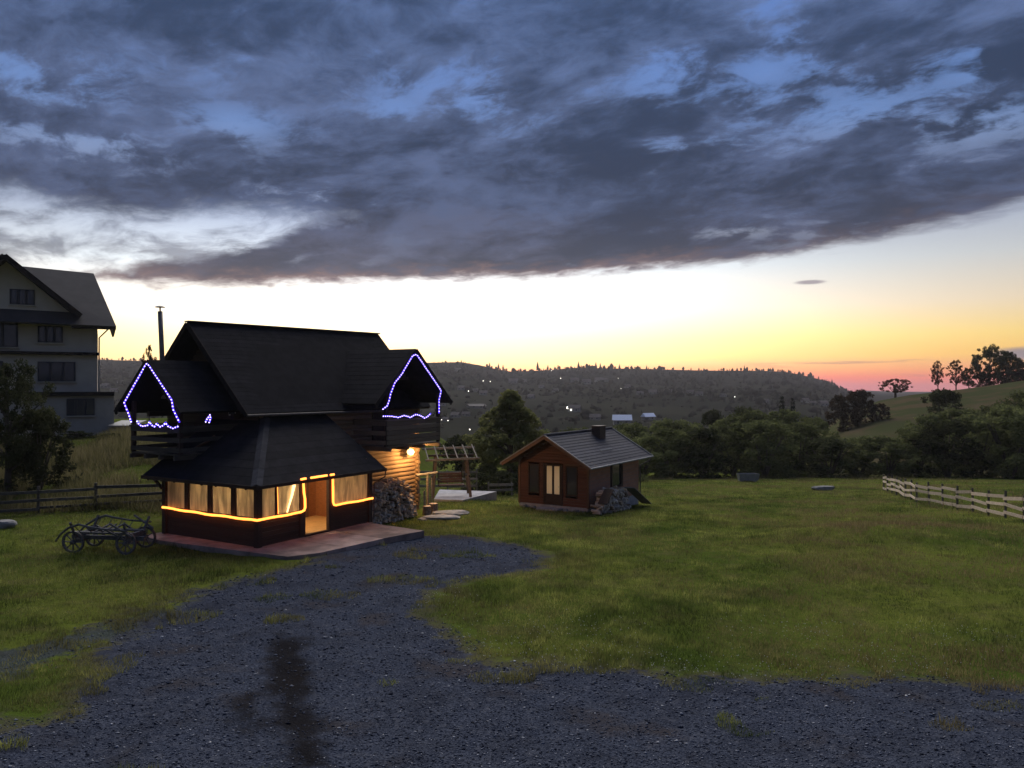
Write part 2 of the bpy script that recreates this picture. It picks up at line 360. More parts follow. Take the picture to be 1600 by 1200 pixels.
def lawn_material():
    m = bpy.data.materials.new('lawn_grass_blades'); m.use_nodes = True
    T = NT(m.node_tree); m.node_tree.nodes.clear()
    g = T.n('ShaderNodeNewGeometry'); P = g.outputs['Position']
    sx = T.n('ShaderNodeSeparateXYZ'); m.node_tree.links.new(P, sx.inputs[0])
    c = T.mix(T.smooth(T.noise(P, 0.42, 5, 0.65, 0.3), 0.38, 0.62), (0.064, 0.090, 0.022, 1), (0.315, 0.325, 0.085, 1))
    c = T.mix(T.smooth(T.noise(P, 1.5, 5, 0.68, 0.3), 0.44, 0.64, 0.0, 0.8), c, (0.042, 0.062, 0.015, 1))
    dry = T.m('MULTIPLY', T.smooth(T.noise(P, 0.20, 5, 0.62, 0.5), 0.43, 0.58), T.smooth(T.m('SUBTRACT', sx.outputs[0], T.m('MULTIPLY', sx.outputs[1], 0.12)), 0.0, 12.0, 0.42, 0.95))
    mound = T.n('ShaderNodeVectorMath', operation='LENGTH'); m.node_tree.links.new(T.vmul(T.vadd(P, (-16.5, -31.5, 0.8)), (0.16, 0.26, 0.0)), mound.inputs[0])
    dry = T.m('MAXIMUM', dry, T.m('MULTIPLY', T.smooth(T.m('ADD', mound.outputs['Value'], T.m('SUBTRACT', T.noise(P, 0.9, 4, 0.6), 0.5)), 1.0, 0.25), 0.85))
    c = T.mix(dry, c, (0.205, 0.150, 0.075, 1))
    c = T.scale(c, T.linmap(g.outputs['Random Per Island'], 0, 1, 0.55, 1.55))
    df = T.n('ShaderNodeBsdfDiffuse'); tl = T.n('ShaderNodeBsdfTranslucent')
    m.node_tree.links.new(c, df.inputs[0]); m.node_tree.links.new(c, tl.inputs[0])
    mx = T.n('ShaderNodeMixShader'); mx.inputs[0].default_value = 0.42
    m.node_tree.links.new(df.outputs[0], mx.inputs[1]); m.node_tree.links.new(tl.outputs[0], mx.inputs[2])
    o = T.n('ShaderNodeOutputMaterial'); m.node_tree.links.new(mx.outputs[0], o.inputs[0])
    return m
grass_mat = lawn_material()
weed_mat = leaf_mat('dry_weeds', (0.10, 0.10, 0.04), (0.24, 0.20, 0.10), 0.5)

# ------------------------------------------------------------------ mesh helpers
class MB:
    def __init__(s): s.v = []; s.f = []
    def add(s, vs, fs):
        o = len(s.v); s.v += [tuple(v) for v in vs]; s.f += [tuple(i + o for i in f) for f in fs]
        return s
    def box(s, x0, x1, y0, y1, z0, z1):
        return s.add([(x0, y0, z0), (x1, y0, z0), (x1, y1, z0), (x0, y1, z0), (x0, y0, z1), (x1, y0, z1), (x1, y1, z1), (x0, y1, z1)],
                     [(0, 3, 2, 1), (4, 5, 6, 7), (0, 1, 5, 4), (1, 2, 6, 5), (2, 3, 7, 6), (3, 0, 4, 7)])
    def bar(s, p, q, w, h, up=(0, 0, 1)):
        p = Vector(p); q = Vector(q); d = (q - p).normalized(); u = Vector(up)
        if abs(d.dot(u)) > 0.98: u = Vector((0, 1, 0))
        r = d.cross(u).normalized(); u = r.cross(d).normalized()
        vs = []
        for c in (p, q):
            for a, b in ((-1, -1), (1, -1), (1, 1), (-1, 1)): vs.append(c + r * (a * w / 2) + u * (b * h / 2))
        return s.add(vs, [(0, 1, 2, 3), (7, 6, 5, 4), (0, 4, 5, 1), (1, 5, 6, 2), (2, 6, 7, 3), (3, 7, 4, 0)])
    def tube(s, pts, rad, n=8, cap=True):
        pts = [Vector(p) for p in pts]
        if not hasattr(rad, '__len__'): rad = [rad] * len(pts)
        ref = None; o = len(s.v)
        for i, p in enumerate(pts):
            d = (pts[min(i + 1, len(pts) - 1)] - pts[max(i - 1, 0)]).normalized()
            if ref is None: ref = Vector((0, 0, 1)) if abs(d.z) < 0.9 else Vector((1, 0, 0))
            r = d.cross(ref).normalized(); u = r.cross(d).normalized(); ref = u
            for k in range(n):
                a = 2 * math.pi * k / n
                s.v.append(tuple(p + (r * math.cos(a) + u * math.sin(a)) * rad[i]))
        for i in range(len(pts) - 1):
            for k in range(n):
                a = o + i * n + k; b = o + i * n + (k + 1) % n
                s.f.append((a, b, b + n, a + n))
        if cap:
            s.f.append(tuple(o + k for k in reversed(range(n))))
            e = o + (len(pts) - 1) * n
            s.f.append(tuple(e + k for k in range(n)))
        return s
    def slab(s, quad, t):
        """a four (or more) cornered sheet given thickness t along its normal"""
        q = [Vector(p) for p in quad]; nrm = (q[1] - q[0]).cross(q[2] - q[0]).normalized()
        n = len(q); vs = q + [p - nrm * t for p in q]
        fs = [tuple(range(n)), tuple(reversed(range(n, 2 * n)))]
        for i in range(n): j = (i + 1) % n; fs.append((i, i + n, j + n, j))
        return s.add(vs, fs)
    def mesh(s, name, m, smooth=False):
        me = bpy.data.meshes.new(name); me.from_pydata(s.v, [], s.f)
        if m: me.materials.append(m)
        if smooth: me.shade_smooth()
        me.update()
        return me
    def build(s, name, m, parent=None, smooth=False):
        return link(name, s.mesh(name, m, smooth), parent)
def link(name, me, parent=None):
    o = bpy.data.objects.new(name, me); COL.objects.link(o)
    if parent is not None: o.parent = parent
    return o
def tag(o, label=None, cat=None, group=None, kind=None):
    if label: o['label'] = label
    if cat: o['category'] = cat
    if group: o['group'] = group
    if kind: o['kind'] = kind
    return o
def thing(name, label, cat, loc=(0, 0, 0), rz=0.0, group=None):
    o = bpy.data.objects.new(name, None); COL.objects.link(o)
    o.location = loc; o.rotation_euler = (0, 0, rz); o.empty_display_size = 0.2
    return tag(o, label, cat, group)
UNIT = {}
def unit_box(m):
    if ('b', m.name) not in UNIT:
        me = MB().box(-.5, .5, -.5, .5, -.5, .5).mesh('piece', m)
        bm = bmesh.new(); bm.from_mesh(me)
        bmesh.ops.bevel(bm, geom=bm.edges[:], offset=0.02, segments=1, affect='EDGES'); bm.to_mesh(me); bm.free()
        UNIT[('b', m.name)] = me
    return UNIT[('b', m.name)]
def piece(name, m, parent, x0, x1, y0, y1, z0, z1, rot=(0, 0, 0)):
    o = link(name, unit_box(m), parent)
    o.location = ((x0 + x1) / 2, (y0 + y1) / 2, (z0 + z1) / 2); o.scale = (x1 - x0, y1 - y0, z1 - z0); o.rotation_euler = rot
    return o
def unit_cyl(m, n=10):
    if ('c', m.name, n) not in UNIT:
        UNIT[('c', m.name, n)] = MB().tube([(-.5, 0, 0), (.5, 0, 0)], 0.5, n).mesh('log_piece', m)
    return UNIT[('c', m.name, n)]
def rod(name, m, parent, p, q, r, n=10):
    p = Vector(p); q = Vector(q); d = q - p
    o = link(name, unit_cyl(m, n), parent)
    o.location = (p + q) / 2; o.scale = (d.length, 2 * r, 2 * r)
    o.rotation_mode = 'QUATERNION'; o.rotation_quaternion = d.to_track_quat('X', 'Z')
    return o
def sphere_mesh(name, m, r=1.0, sub=2):
    me = bpy.data.meshes.new(name); bm = bmesh.new(); bmesh.ops.create_icosphere(bm, subdivisions=sub, radius=r); bm.to_mesh(me); bm.free()
    me.materials.append(m); me.shade_smooth()
    return me
def np_mesh(name, V, F, m):
    """V (n,3), F (k,3|4) arrays"""
    me = bpy.data.meshes.new(name); k = F.shape[1]
    me.vertices.add(len(V)); me.vertices.foreach_set('co', np.asarray(V, np.float32).ravel())
    me.loops.add(F.size); me.loops.foreach_set('vertex_index', np.asarray(F, np.int32).ravel())
    me.polygons.add(len(F)); me.polygons.foreach_set('loop_start', np.arange(0, F.size, k, dtype=np.int32))
    me.polygons.foreach_set('loop_total', np.full(len(F), k, np.int32))
    me.update(calc_edges=True)
    if m: me.materials.append(m)
    return me

# ------------------------------------------------------------------ terrain
def sst(x, a, b):
    t = np.clip((x - a) / (b - a), 0, 1); return t * t * (3 - 2 * t)
SKY_U = [-900, 0, 160, 230, 670, 720, 750, 780, 800, 850, 900, 950, 1000, 1100, 1200, 1230, 1260, 1290, 1315, 1335, 1400, 2600]
SKY_S = [562, 564, 566, 567, 566, 565, 570, 577, 580, 578, 574, 575, 576, 579, 580, 582, 588, 595, 607, 614, 618, 618]
HILL_U = [1180, 1250, 1320, 1375, 1421, 1460, 1500, 1560, 1600, 1800, 2600]
HILL_S = [690, 668, 641, 623, 615, 611, 607, 600, 595, 578, 560]
def wob(x, y, s, seed):
    return (np.sin(x * s + seed) * np.cos(y * s * 1.3 - seed * 2) + 0.6 * np.sin(x * s * 2.3 - y * s * 1.7 + seed * 3) + 0.35 * np.sin(y * s * 4.1 + x * s * 3.3 + seed)) / 1.9
def terrain(x, y):
    x = np.asarray(x, float); y = np.asarray(y, float)
    d = np.hypot(x, y)
    ws = sst(x, -17, -9)
    slope = -0.075 * 3.0 * np.log1p(np.exp(np.clip((y - 27) / 3.0, -30, 60)))
    slope = np.maximum(slope, -0.075 * 70)
    near = slope * ws + (1 - ws) * 1.95 * sst(y, 31, 50)
    near = near + 0.40 * np.exp(-((x + 3) ** 2 + (y - 41) ** 2) / 18.0)
    near = near + 0.05 * wob(x, y, 0.35, 1.0) * sst(d, 6, 14) + 0.035 * wob(x, y, 1.3, 2.0) + 0.022 * wob(x, y, 3.1, 5.0) * (sst(d, 9, 14) - sst(d, 60, 90))
    near = near + 0.35 * np.exp(-(((x - 15) / 4.5) ** 2 + ((y - 30) / 2.2) ** 2))
    u = np.where(y > 1, x / np.maximum(y, 1) * FPX + 800, np.where(x > 0, 2600, -900))
    S = np.interp(u, SKY_U, SKY_S)
    Rr = 1400.0
    zr = CAM_H + (602 - S) / FPX * Rr
    t = np.clip((d - 280) / (Rr - 280), 0, 1.0)
    far = -17 + (zr + 17) * t ** 1.3 + 2.0 * wob(x, y, 0.011, 3.0) * sst(t, 0, .15) * (1 - sst(t, 0.75, 1.0))
    far = far - np.clip(d - Rr, 0, None) * 0.03 * (1 - sst(u, 1310, 1345)) - np.clip(d - Rr, 0, None) * 0.002
    k = sst(d, 85, 280)
    z = near * (1 - k) + far * k
    # the grassy hill on the right
    S2 = np.interp(u, HILL_U, HILL_S)
    Rh = 210.0
    zh = CAM_H + (602 - S2) / FPX * Rh
    b0 = -5.0
    hh = np.where(d < Rh, b0 + (zh - b0) * sst(d, 88, Rh + 40) / sst(np.array(Rh), 88, Rh + 40), zh - (d - Rh) * 0.055)
    wgt = sst(u, 1180, 1330) * sst(d, 84, 120) * (y > 0)
    z = z * (1 - wgt) + np.maximum(z, hh) * wgt
    return z
def tz(x, y): return float(terrain(np.array([x]), np.array([y]))[0])
def on_ground(px, py, dmin=8.0, dmax=2600.0):
    """where the sight line through a picture point meets the land"""
    rx = (px - 800) / FPX; rz = -(py - 602) / FPX
    dd = np.geomspace(dmin, dmax, 6000)
    g = terrain(rx * dd, dd); h = CAM_H + rz * dd
    i = np.argmax(h < g)
    dpt = dd[i] if h[i] < g[i] else dmax
    return Vector((rx * dpt, dpt, tz(rx * dpt, dpt)))
def at(px, depth, z=None):
    x = (px - 800) / FPX * depth
    return Vector((x, depth, tz(x, depth) if z is None else z))

def poly_sd(P, poly):
    """signed distance, + inside"""
    P = np.asarray(P); n = len(poly); inside = np.zeros(len(P), bool); best = np.full(len(P), 1e9)
    for i in range(n):
        a = np.array(poly[i]); b = np.array(poly[(i + 1) % n]); e = b - a
        t = np.clip(((P - a) @ e) / (e @ e), 0, 1); q = a + t[:, None] * e
        best = np.minimum(best, np.hypot(*(P - q).T))
        c = (a[1] > P[:, 1]) != (b[1] > P[:, 1])
        xi = a[0] + (P[:, 1] - a[1]) / (b[1] - a[1] + 1e-12) * e[0]
        inside ^= c & (P[:, 0] < xi)
    return np.where(inside, best, -best)
def gp(pts): return [tuple(on_ground(x, y)[:2]) for x, y in pts]
GRAVEL = gp([(480, 882), (560, 850), (640, 838), (720, 838), (800, 850), (850, 868), (835, 888), (740, 903), (668, 922), (650, 955), (700, 1000), (770, 1042), (900, 1040), (1040, 1058), (1150, 1064), (1300, 1064), (1450, 1066), (1620, 1084)]) + [(9.5, 10.0), (9, 4), (-9, 4), (-9.0, 9.2)] + gp([(-80, 1130), (0, 1136), (70, 1140), (128, 1112), (146, 1060), (172, 1010), (260, 965), (330, 925), (420, 897)])
THIN = gp([(-60, 1025), (0, 1010), (120, 985), (250, 940), (380, 900), (440, 895), (330, 960), (230, 1010), (150, 1010), (60, 1050), (-60, 1090)])
TRACK = gp([(405, 1012), (440, 992), (482, 990), (478, 1050), (492, 1110), (520, 1199)]) + gp([(455, 1199), (430, 1130), (412, 1075)])
MUD = gp([(340, 1110), (390, 1075), (420, 1085), (430, 1130), (400, 1150), (350, 1140)])
def ground_masks(x, y):
    P = np.stack([x, y], 1)
    near = (np.hypot(x, y) < 60)
    gsd = np.full(len(x), -9.0); thin = gsd.copy(); trk = gsd.copy()
    Q = P[near]
    gsd[near] = poly_sd(Q, GRAVEL); thin[near] = poly_sd(Q, THIN)
    trk[near] = np.maximum(poly_sd(Q, TRACK), poly_sd(Q, MUD) * 0.6 - 0.12)
    return gsd, thin, trk
radii = np.concatenate([np.arange(3.0, 9.0, 0.5), np.arange(9.0, 40.0, 0.16), np.geomspace(40.0, 3000.0, 190)])
azs = np.concatenate([np.radians(np.arange(-180, -46, 4.0)), np.radians(np.arange(-46, 46.01, 0.25)), np.radians(np.arange(50, 180, 4.0))])
RR, AA = np.meshgrid(radii, azs, indexing='ij')
gx = (RR * np.sin(AA)).ravel(); gy = (RR * np.cos(AA)).ravel(); gz = terrain(gx, gy)
nr, na = RR.shape
ii, jj = np.meshgrid(np.arange(nr - 1), np.arange(na), indexing='ij'); j2 = (jj + 1) % na
F = np.stack([ii * na + jj, ii * na + j2, (ii + 1) * na + j2, (ii + 1) * na + jj], -1).reshape(-1, 4)[:, ::-1]
gV = np.stack([gx, gy, gz], 1)
gV = np.vstack([gV, [[0, 0, tz(0.0, 0.1)]]])
gme = np_mesh('ground', gV, F, None)
bmx = bmesh.new(); bmx.from_mesh(gme); bmx.verts.ensure_lookup_table()
for j in range(na): bmx.faces.new((bmx.verts[len(gV) - 1], bmx.verts[(j + 1) % na], bmx.verts[j]))
bmx.to_mesh(gme); bmx.free()
gsd, thn, trk = ground_masks(np.append(gx, 0), np.append(gy, 0))
for nm, arr in (('gravel', gsd), ('thin', thn), ('track', trk)):
    a = gme.attributes.new(nm, 'FLOAT', 'POINT'); a.data.foreach_set('value', arr.astype(np.float32))
gme.shade_smooth()
gm = bpy.data.materials.new('ground_turf_and_gravel'); gm.use_nodes = True
T = NT(gm.node_tree); bs = gm.node_tree.nodes['Principled BSDF']
geo = T.n('ShaderNodeNewGeometry'); pos = geo.outputs['Position']
def attr(n_):
    a = T.n('ShaderNodeAttribute'); a.attribute_name = n_; return a.outputs['Fac']
n1 = T.noise(pos, 0.9, 6, 0.65); n2 = T.noise(pos, 5.0, 5, 0.65); n3 = T.noise(pos, 0.12, 4, 0.55); n4 = T.noise(pos, 26.0, 4, 0.6)
jit = T.m('ADD', T.m('MULTIPLY', T.m('SUBTRACT', n1, 0.5), 2.2), T.m('MULTIPLY', T.m('SUBTRACT', n2, 0.5), 1.2))
gmask = T.smooth(T.m('ADD', attr('gravel'), jit), -0.12, 0.16)
tmask = T.m('MULTIPLY', T.smooth(T.m('ADD', attr('thin'), T.m('MULTIPLY', jit, 1.5)), -0.1, 0.5), 0.75)
gmask = T.m('MAXIMUM', gmask, tmask)
turf = T.mix(T.smooth(n3, 0.35, 0.65), (0.062, 0.092, 0.015, 1), (0.125, 0.142, 0.026, 1))
turf = T.mix(T.smooth(n1, 0.45, 0.75, 0.0, 0.75), turf, (0.120, 0.092, 0.046, 1))
turf = T.mix(T.smooth(n2, 0.35, 0.7, 0.0, 0.5), turf, (0.036, 0.052, 0.012, 1))
sp = T.n('ShaderNodeSeparateXYZ'); gm.node_tree.links.new(pos, sp.inputs[0])
dist = T.n('ShaderNodeVectorMath', operation='LENGTH'); gm.node_tree.links.new(pos, dist.inputs[0]); dist = dist.outputs['Value']
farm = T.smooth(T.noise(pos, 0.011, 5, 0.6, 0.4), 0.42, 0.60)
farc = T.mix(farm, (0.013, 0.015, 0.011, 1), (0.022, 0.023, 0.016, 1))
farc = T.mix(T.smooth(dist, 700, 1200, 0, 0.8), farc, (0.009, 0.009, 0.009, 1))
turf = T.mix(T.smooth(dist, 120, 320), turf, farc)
hillc = T.mix(T.smooth(n3, 0.4, 0.6), (0.050, 0.056, 0.024, 1), (0.080, 0.062, 0.036, 1))
hillm = T.m('MULTIPLY', T.smooth(dist, 84, 100), T.m('MULTIPLY', T.smooth(dist, 320, 240), T.smooth(T.m('DIVIDE', sp.outputs[0], T.m('MAXIMUM', sp.outputs[1], 1.0)), 0.30, 0.44)))
turf = T.mix(hillm, turf, hillc)
grav = T.mix(T.smooth(n4, 0.35, 0.7), (0.024, 0.029, 0.044, 1), (0.080, 0.090, 0.120, 1))
grav = T.mix(T.smooth(n1, 0.38, 0.72, 0.0, 0.65), grav, (0.026, 0.028, 0.036, 1))
grav = T.mix(T.smooth(n2, 0.50, 0.72, 0.0, 0.6), grav, (0.095, 0.10, 0.12, 1))
grav = T.mix(T.smooth(T.noise(pos, 0.45, 4, 0.6), 0.54, 0.70, 0.0, 0.55), grav, (0.062, 0.050, 0.044, 1))
tr = T.smooth(T.m('ADD', attr('track'), T.m('MULTIPLY', jit, 0.55)), -0.20, 0.30)
grav = T.mix(T.m('MULTIPLY', tr, 0.85), grav, (0.012, 0.010, 0.009, 1))
turf = T.mix(T.smooth(T.m('ADD', attr('gravel'), T.m('MULTIPLY', jit, 0.8)), -0.75, 0.0, 0.0, 0.85), turf, (0.075, 0.066, 0.048, 1))
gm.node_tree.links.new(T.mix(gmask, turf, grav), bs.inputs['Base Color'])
bs.inputs['Roughness'].default_value = 1.0; bs.inputs['Specular IOR Level'].default_value = 0.0
bmp = T.n('ShaderNodeBump'); bmp.inputs['Distance'].default_value = 0.05; bmp.inputs['Strength'].default_value = 0.7
gm.node_tree.links.new(T.m('ADD', n4, T.m('MULTIPLY', n2, 0.7)), bmp.inputs['Height']); gm.node_tree.links.new(bmp.outputs[0], bs.inputs['Normal'])
gme.materials.append(gm)
for p_ in gme.polygons: pass
ground = link('ground', gme); tag(ground, 'sloping lawn, gravel yard and valley land', kind='structure')

# value noise for scattering, cheap and vectorised
def vnoise(x, y, s, seed):
    r = np.random.default_rng(seed).random((64, 64))
    u = x * s; v = y * s; i = np.floor(u).astype(int); j = np.floor(v).astype(int); a = u - i; b = v - j
    a = a * a * (3 - 2 * a); b = b * b * (3 - 2 * b)
    g = lambda p, q: r[p % 64, q % 64]
    return (g(i, j) * (1 - a) + g(i + 1, j) * a) * (1 - b) + (g(i, j + 1) * (1 - a) + g(i + 1, j + 1) * a) * b

# ------------------------------------------------------------------ shared building helpers
def boards(parent, m, axis, plane, u0, u1, v0, v1, course, thick, openings=(), name='board', top=None, jit=0.004):
    """horizontal boards on the plane axis=plane; openings are (u0,u1,v0,v1); top(v)->(lo,hi) trims a gable"""
    v = v0
    while v < v1 - 0.02:
        h = min(course, v1 - v); lo, hi = u0, u1
        if top:
            lo, hi = top(v + h * 0.9)
            lo = max(lo, u0); hi = min(hi, u1)
        segs = [(lo, hi)]
        for (a, b, c, d) in openings:
            if c < v + h - 0.01 and d > v + 0.01:
                ns = []
                for (p, q) in segs:
                    if a > p: ns.append((p, min(q, a)))
                    if b < q: ns.append((max(p, b), q))
                segs = [x for x in ns if x[1] - x[0] > 0.03]
        for (p, q) in segs:
            if q - p < 0.05: continue
            e = rnd.uniform(-jit, jit)
            if axis == 'x': piece(name, m, parent, plane - thick / 2 + e, plane + thick / 2 + e, p, q, v + 0.006, v + h - 0.006)
            else: piece(name, m, parent, p, q, plane - thick / 2 + e, plane + thick / 2 + e, v + 0.006, v + h - 0.006)
        v += course
def courses(name, m, parent, e0, e1, r0, r1, n, t=0.05, step=0.02, separate=False):
    """roof slope in overlapping courses; e0,e1 eave ends, r0,r1 ridge ends"""
    e0, e1, r0, r1 = map(Vector, (e0, e1, r0, r1))
    nrm = (e1 - e0).cross(r0 - e0).normalized()
    if nrm.z < 0: nrm = -nrm
    out = None; mb = MB()
    for i in range(n):
        a = i / n; b = min(1.0, (i + 1.18) / n)
        A0 = e0.lerp(r0, a) + nrm * step; A1 = e1.lerp(r1, a) + nrm * step
        B0 = e0.lerp(r0, b); B1 = e1.lerp(r1, b)
        q = [A0, A1, B1, B0]
        if (q[1] - q[0]).cross(q[2] - q[0]).dot(nrm) < 0: q = [A1, A0, B0, B1]
        if separate:
            mb = MB(); mb.slab(q, t); o = mb.build(name, m, parent)
        else: mb.slab(q, t)
    return None if separate else mb.build(name, m, parent)

# ------------------------------------------------------------------ patio in front of the veranda
TH = 1.033
CX, CY = -8.55, 25.96
cA, sA = math.cos(TH), math.sin(TH)
def HW(a, b, z=0.0): return Vector((CX + a * cA - b * sA, CY + a * sA + b * cA, z))
patio = thing('patio', None, None, (CX, CY, 0), TH); patio['kind'] = 'structure'; patio['label'] = 'worn reddish concrete paving around the log cabin veranda'
def paving(q, z=0.06):
    MB().slab([(x, y, z + rnd.uniform(-.008, .008)) for x, y in q], 0.4).build('paving_slab', patio_mat, patio)
paving([(-0.95, 5.3), (-0.85, 2.6), (0.15, 2.6), (0.15, 5.3)]); paving([(-0.84, 2.585), (-0.62, -0.25), (0.15, -0.25), (0.15, 2.585)])
paving([(-0.6, -0.265), (-0.45, -1.9), (0.5, -2.35), (1.6, -2.45), (1.6, -0.265)])
paving([(1.615, -0.265), (1.615, -2.45), (3.4, -2.6), (3.4, -0.265)]); paving([(3.415, -0.265), (3.415, -2.6), (5.3, -2.95), (5.45, -0.265)])
paving([(0.165, -0.25), (5.55, -0.25), (5.6, 0.3), (0.165, 0.3)], 0.075)

# ------------------------------------------------------------------ log cabin
cab = thing('log_cabin', 'large dark timber log cabin with steep roof, lit glazed veranda and two balconies', 'cabin', (CX, CY, 0), TH)
# veranda: posts, low board walls, windows
LA, LB, ZT = 5.6, 4.95, 2.14
MB().box(0.08, LA - 0.06, 0.08, LB, -0.6, 0.10).build('veranda_floor', inner_floor, cab)
for (a, b, w) in ((0.02, 0.02, 0.2), (0.02, LB, 0.2), (LA - 0.02, 0.02, 0.2)):
    piece('post', wood_dark, cab, a - w / 2, a + w / 2, b - w / 2, b + w / 2, 0.0, ZT)
for b in (3.69, 2.425, 1.19): piece('mullion', wood_dark, cab, -0.05, 0.07, b - 0.11, b + 0.11, 1.0, ZT)
for a, w in ((0.80, 0.04), (1.98, 0.12), (3.44, 0.11)): piece('mullion', wood_dark, cab, a - w, a + w, -0.05, 0.07, 1.0 if w < .1 else 0.1, ZT)
boards(cab, wood_dark, 'x', 0.03, 0.10, LB - 0.08, 0.06, 1.0, 0.157, 0.06, name='wall_board')
boards(cab, wood_dark, 'y', 0.03, 0.10, LA - 0.1, 0.06, 1.0, 0.157, 0.06, openings=((2.10, 3.36, 0, 3),), name='wall_board')
piece('sill', wood_dark, cab, -0.06, 0.10, 0.0, LB, 0.985, 1.045); piece('sill', wood_dark, cab, 0.06, 1.99, -0.06, 0.10, 0.987, 1.047); piece('sill', wood_dark, cab, 3.50, LA, -0.06, 0.10, 0.987, 1.047)
piece('beam', wood_dark, cab, -0.10, 0.10, -0.1, LB + 0.75, ZT, ZT + 0.14); piece('beam', wood_dark, cab, 0.1, LA + 0.3, -0.103, 0.097, ZT + 0.002, ZT + 0.142)
for b0, b1 in ((3.82, 4.84), (2.56, 3.57), (1.32, 2.30), (0.13, 1.07)): piece('window_pane', film, cab, 0.012, 0.020, b0, b1, 1.05, ZT)
for a0, a1 in ((0.13, 0.755), (0.845, 1.855), (3.56, 5.49)): piece('window_pane', film, cab, a0, a1, 0.012, 0.020, 1.05, ZT)
piece('threshold', wood_dark, cab, 2.1, 3.33, -0.06, 0.1, 0.05, 0.13)
piece('door_frame', wood_dark, cab, 2.03, 2.12, -0.04, 0.10, 0.12, ZT); piece('door_frame', wood_dark, cab, 3.30, 3.36, -0.04, 0.10, 0.12, ZT)
# the glazed door stands open inwards
dr = MB().box(2.14, 2.20, 0.08, 1.02, 0.14, ZT - 0.03).build('door', wood_dark, cab)
MB().box(2.205, 2.215, 0.20, 0.90, 1.0, 1.95).build('door_pane', film, dr)
# room behind the veranda windows: main wall with inner door, lamp, table silhouettes
MB().box(2.55, LA + 0.3, 2.86, 2.92, 0.10, 2.6).build('inner_wall', inner_wood, cab)
MB().box(LA - 0.09, LA - 0.05, 0.1, 2.86, 0.10, 2.6).build('inner_wall', inner_wood, cab)
MB().box(0.10, 2.60, LB - 0.06, LB - 0.02, 0.10, 2.5).build('inner_wall', inner_wood, cab)
MB().box(2.5, 2.56, 2.86, LB, 0.10, 2.6).build('inner_wall', inner_wood, cab)
idr = MB().box(4.15, 5.05, 2.80, 2.86, 0.11, 2.1).build('inner_door', trim_wood, cab)
MB().box(4.25, 4.95, 2.785, 2.80, 1.1, 1.95).build('panel', inner_wood, idr); MB().tube([(4.25, 2.74, 1.05), (4.38, 2.74, 1.05)], 0.015).build('handle', metal_edge, idr)
MB().box(0.06, LA - 0.1, 0.06, 2.9, ZT + 0.16, ZT + 0.18).build('veranda_ceiling', inner_wood, cab)
lampb = link('ceiling_lamp', sphere_mesh('ceiling_lamp', lamp_inside, 0.09), cab); lampb.location = (1.9, 1.5, 2.12)
def bulb_light(name, loc, power, col, r, parent):
    l = bpy.data.lights.new(name, 'POINT'); l.energy = power; l.color = col; l.shadow_soft_size = r
    o = bpy.data.objects.new(name, l); COL.objects.link(o); o.location = loc; o.parent = parent
    return o
bulb_light('ceiling_lamp_light', (1.9, 1.5, 1.98), 92.0, (1.0, 0.72, 0.40), 0.12, cab)
bulb_light('ceiling_lamp_light', (4.4, 1.4, 1.98), 20.0, (1.0, 0.70, 0.38), 0.12, cab)
lamp2 = link('ceiling_lamp', lampb.data, cab); lamp2.location = (4.4, 1.4, 2.12)
# table inside
tb = MB().box(0.5, 1.5, 0.9, 3.2, 0.74, 0.79).build('inner_table', inner_wood, cab)
for x in (0.6, 1.4):
    for y in (1.0, 3.1): piece('table_leg', inner_wood, cab, x - .04, x + .04, y - .04, y + .04, 0.1, 0.74)
# veranda roof: left slope, front slope, hip cap
ez = 2.20; s_ = 0.64
mb = MB()
vr = MB().slab([(-.5, 5.6, ez), (-.5, -.5, ez), (2.75, 2.75, ez + 3.25 * s_), (2.75, 5.6, ez + 3.25 * s_)], 0.09).slab([(-.5, -.5, ez + .003), (6.0, -.5, ez + .003), (6.0, 2.9, ez + 3.4 * s_), (2.75, 2.9, ez + 3.4 * s_), (2.75, 2.75, ez + 3.25 * s_)], 0.09).build('veranda_roof', shingle, cab)
for k in range(9):      # shingle courses
    t0 = k / 9; t1 = (k + 1.15) / 9; zz = 0.010
    a0 = -.5 + 3.25 * t0; a1 = -.5 + 3.25 * min(1, t1); z0 = ez + (a0 + .5) * s_ + zz; z1 = ez + (a1 + .5) * s_ + 0.004
    MB().add([(a0, 5.6, z0), (a0, a0, z0), (a1, a1, z1), (a1, 5.6, z1), (a0, 5.6, z0 - .012), (a0, a0, z0 - .012)], [(0, 1, 2, 3), (4, 5, 1, 0)]).build('shingle_course', shingle, vr)
    MB().add([(a0, a0, z0), (6.0, a0, z0), (6.0, a1, z1), (a1, a1, z1), (a0, a0, z0 - .012), (6.0, a0, z0 - .012)], [(0, 1, 2, 3), (4, 5, 1, 0)]).build('shingle_course', shingle, vr)
for k in range(9):      # hip cap pieces
    t0 = k / 9; t1 = (k + 1.1) / 9; p = -.48 + 3.2 * t0; q = -.48 + 3.2 * t1; zz = ez + (p + .5) * s_ + .06; z1 = ez + (q + .5) * s_ + .045; w = .13
    MB().add([(p, p, zz), (q, q, z1), (q - w, q + w, z1 - w * s_), (p - w, p + w, zz - w * s_), (q + w, q - w, z1 - w * s_), (p + w, p - w, zz - w * s_)], [(0, 1, 2, 3), (1, 0, 5, 4)]).build('hip_cap', shingle_cap, vr)
# curved trim board where the roof meets the balcony, catching light
MB().tube([(0.55, 4.55, 2.86 + .12), (0.95, 4.35, 3.12 + .1), (1.25, 4.05, 3.36 + .1), (1.35, 3.92, 3.62)], 0.05, 6).build('bent_trim', trim_wood, cab)
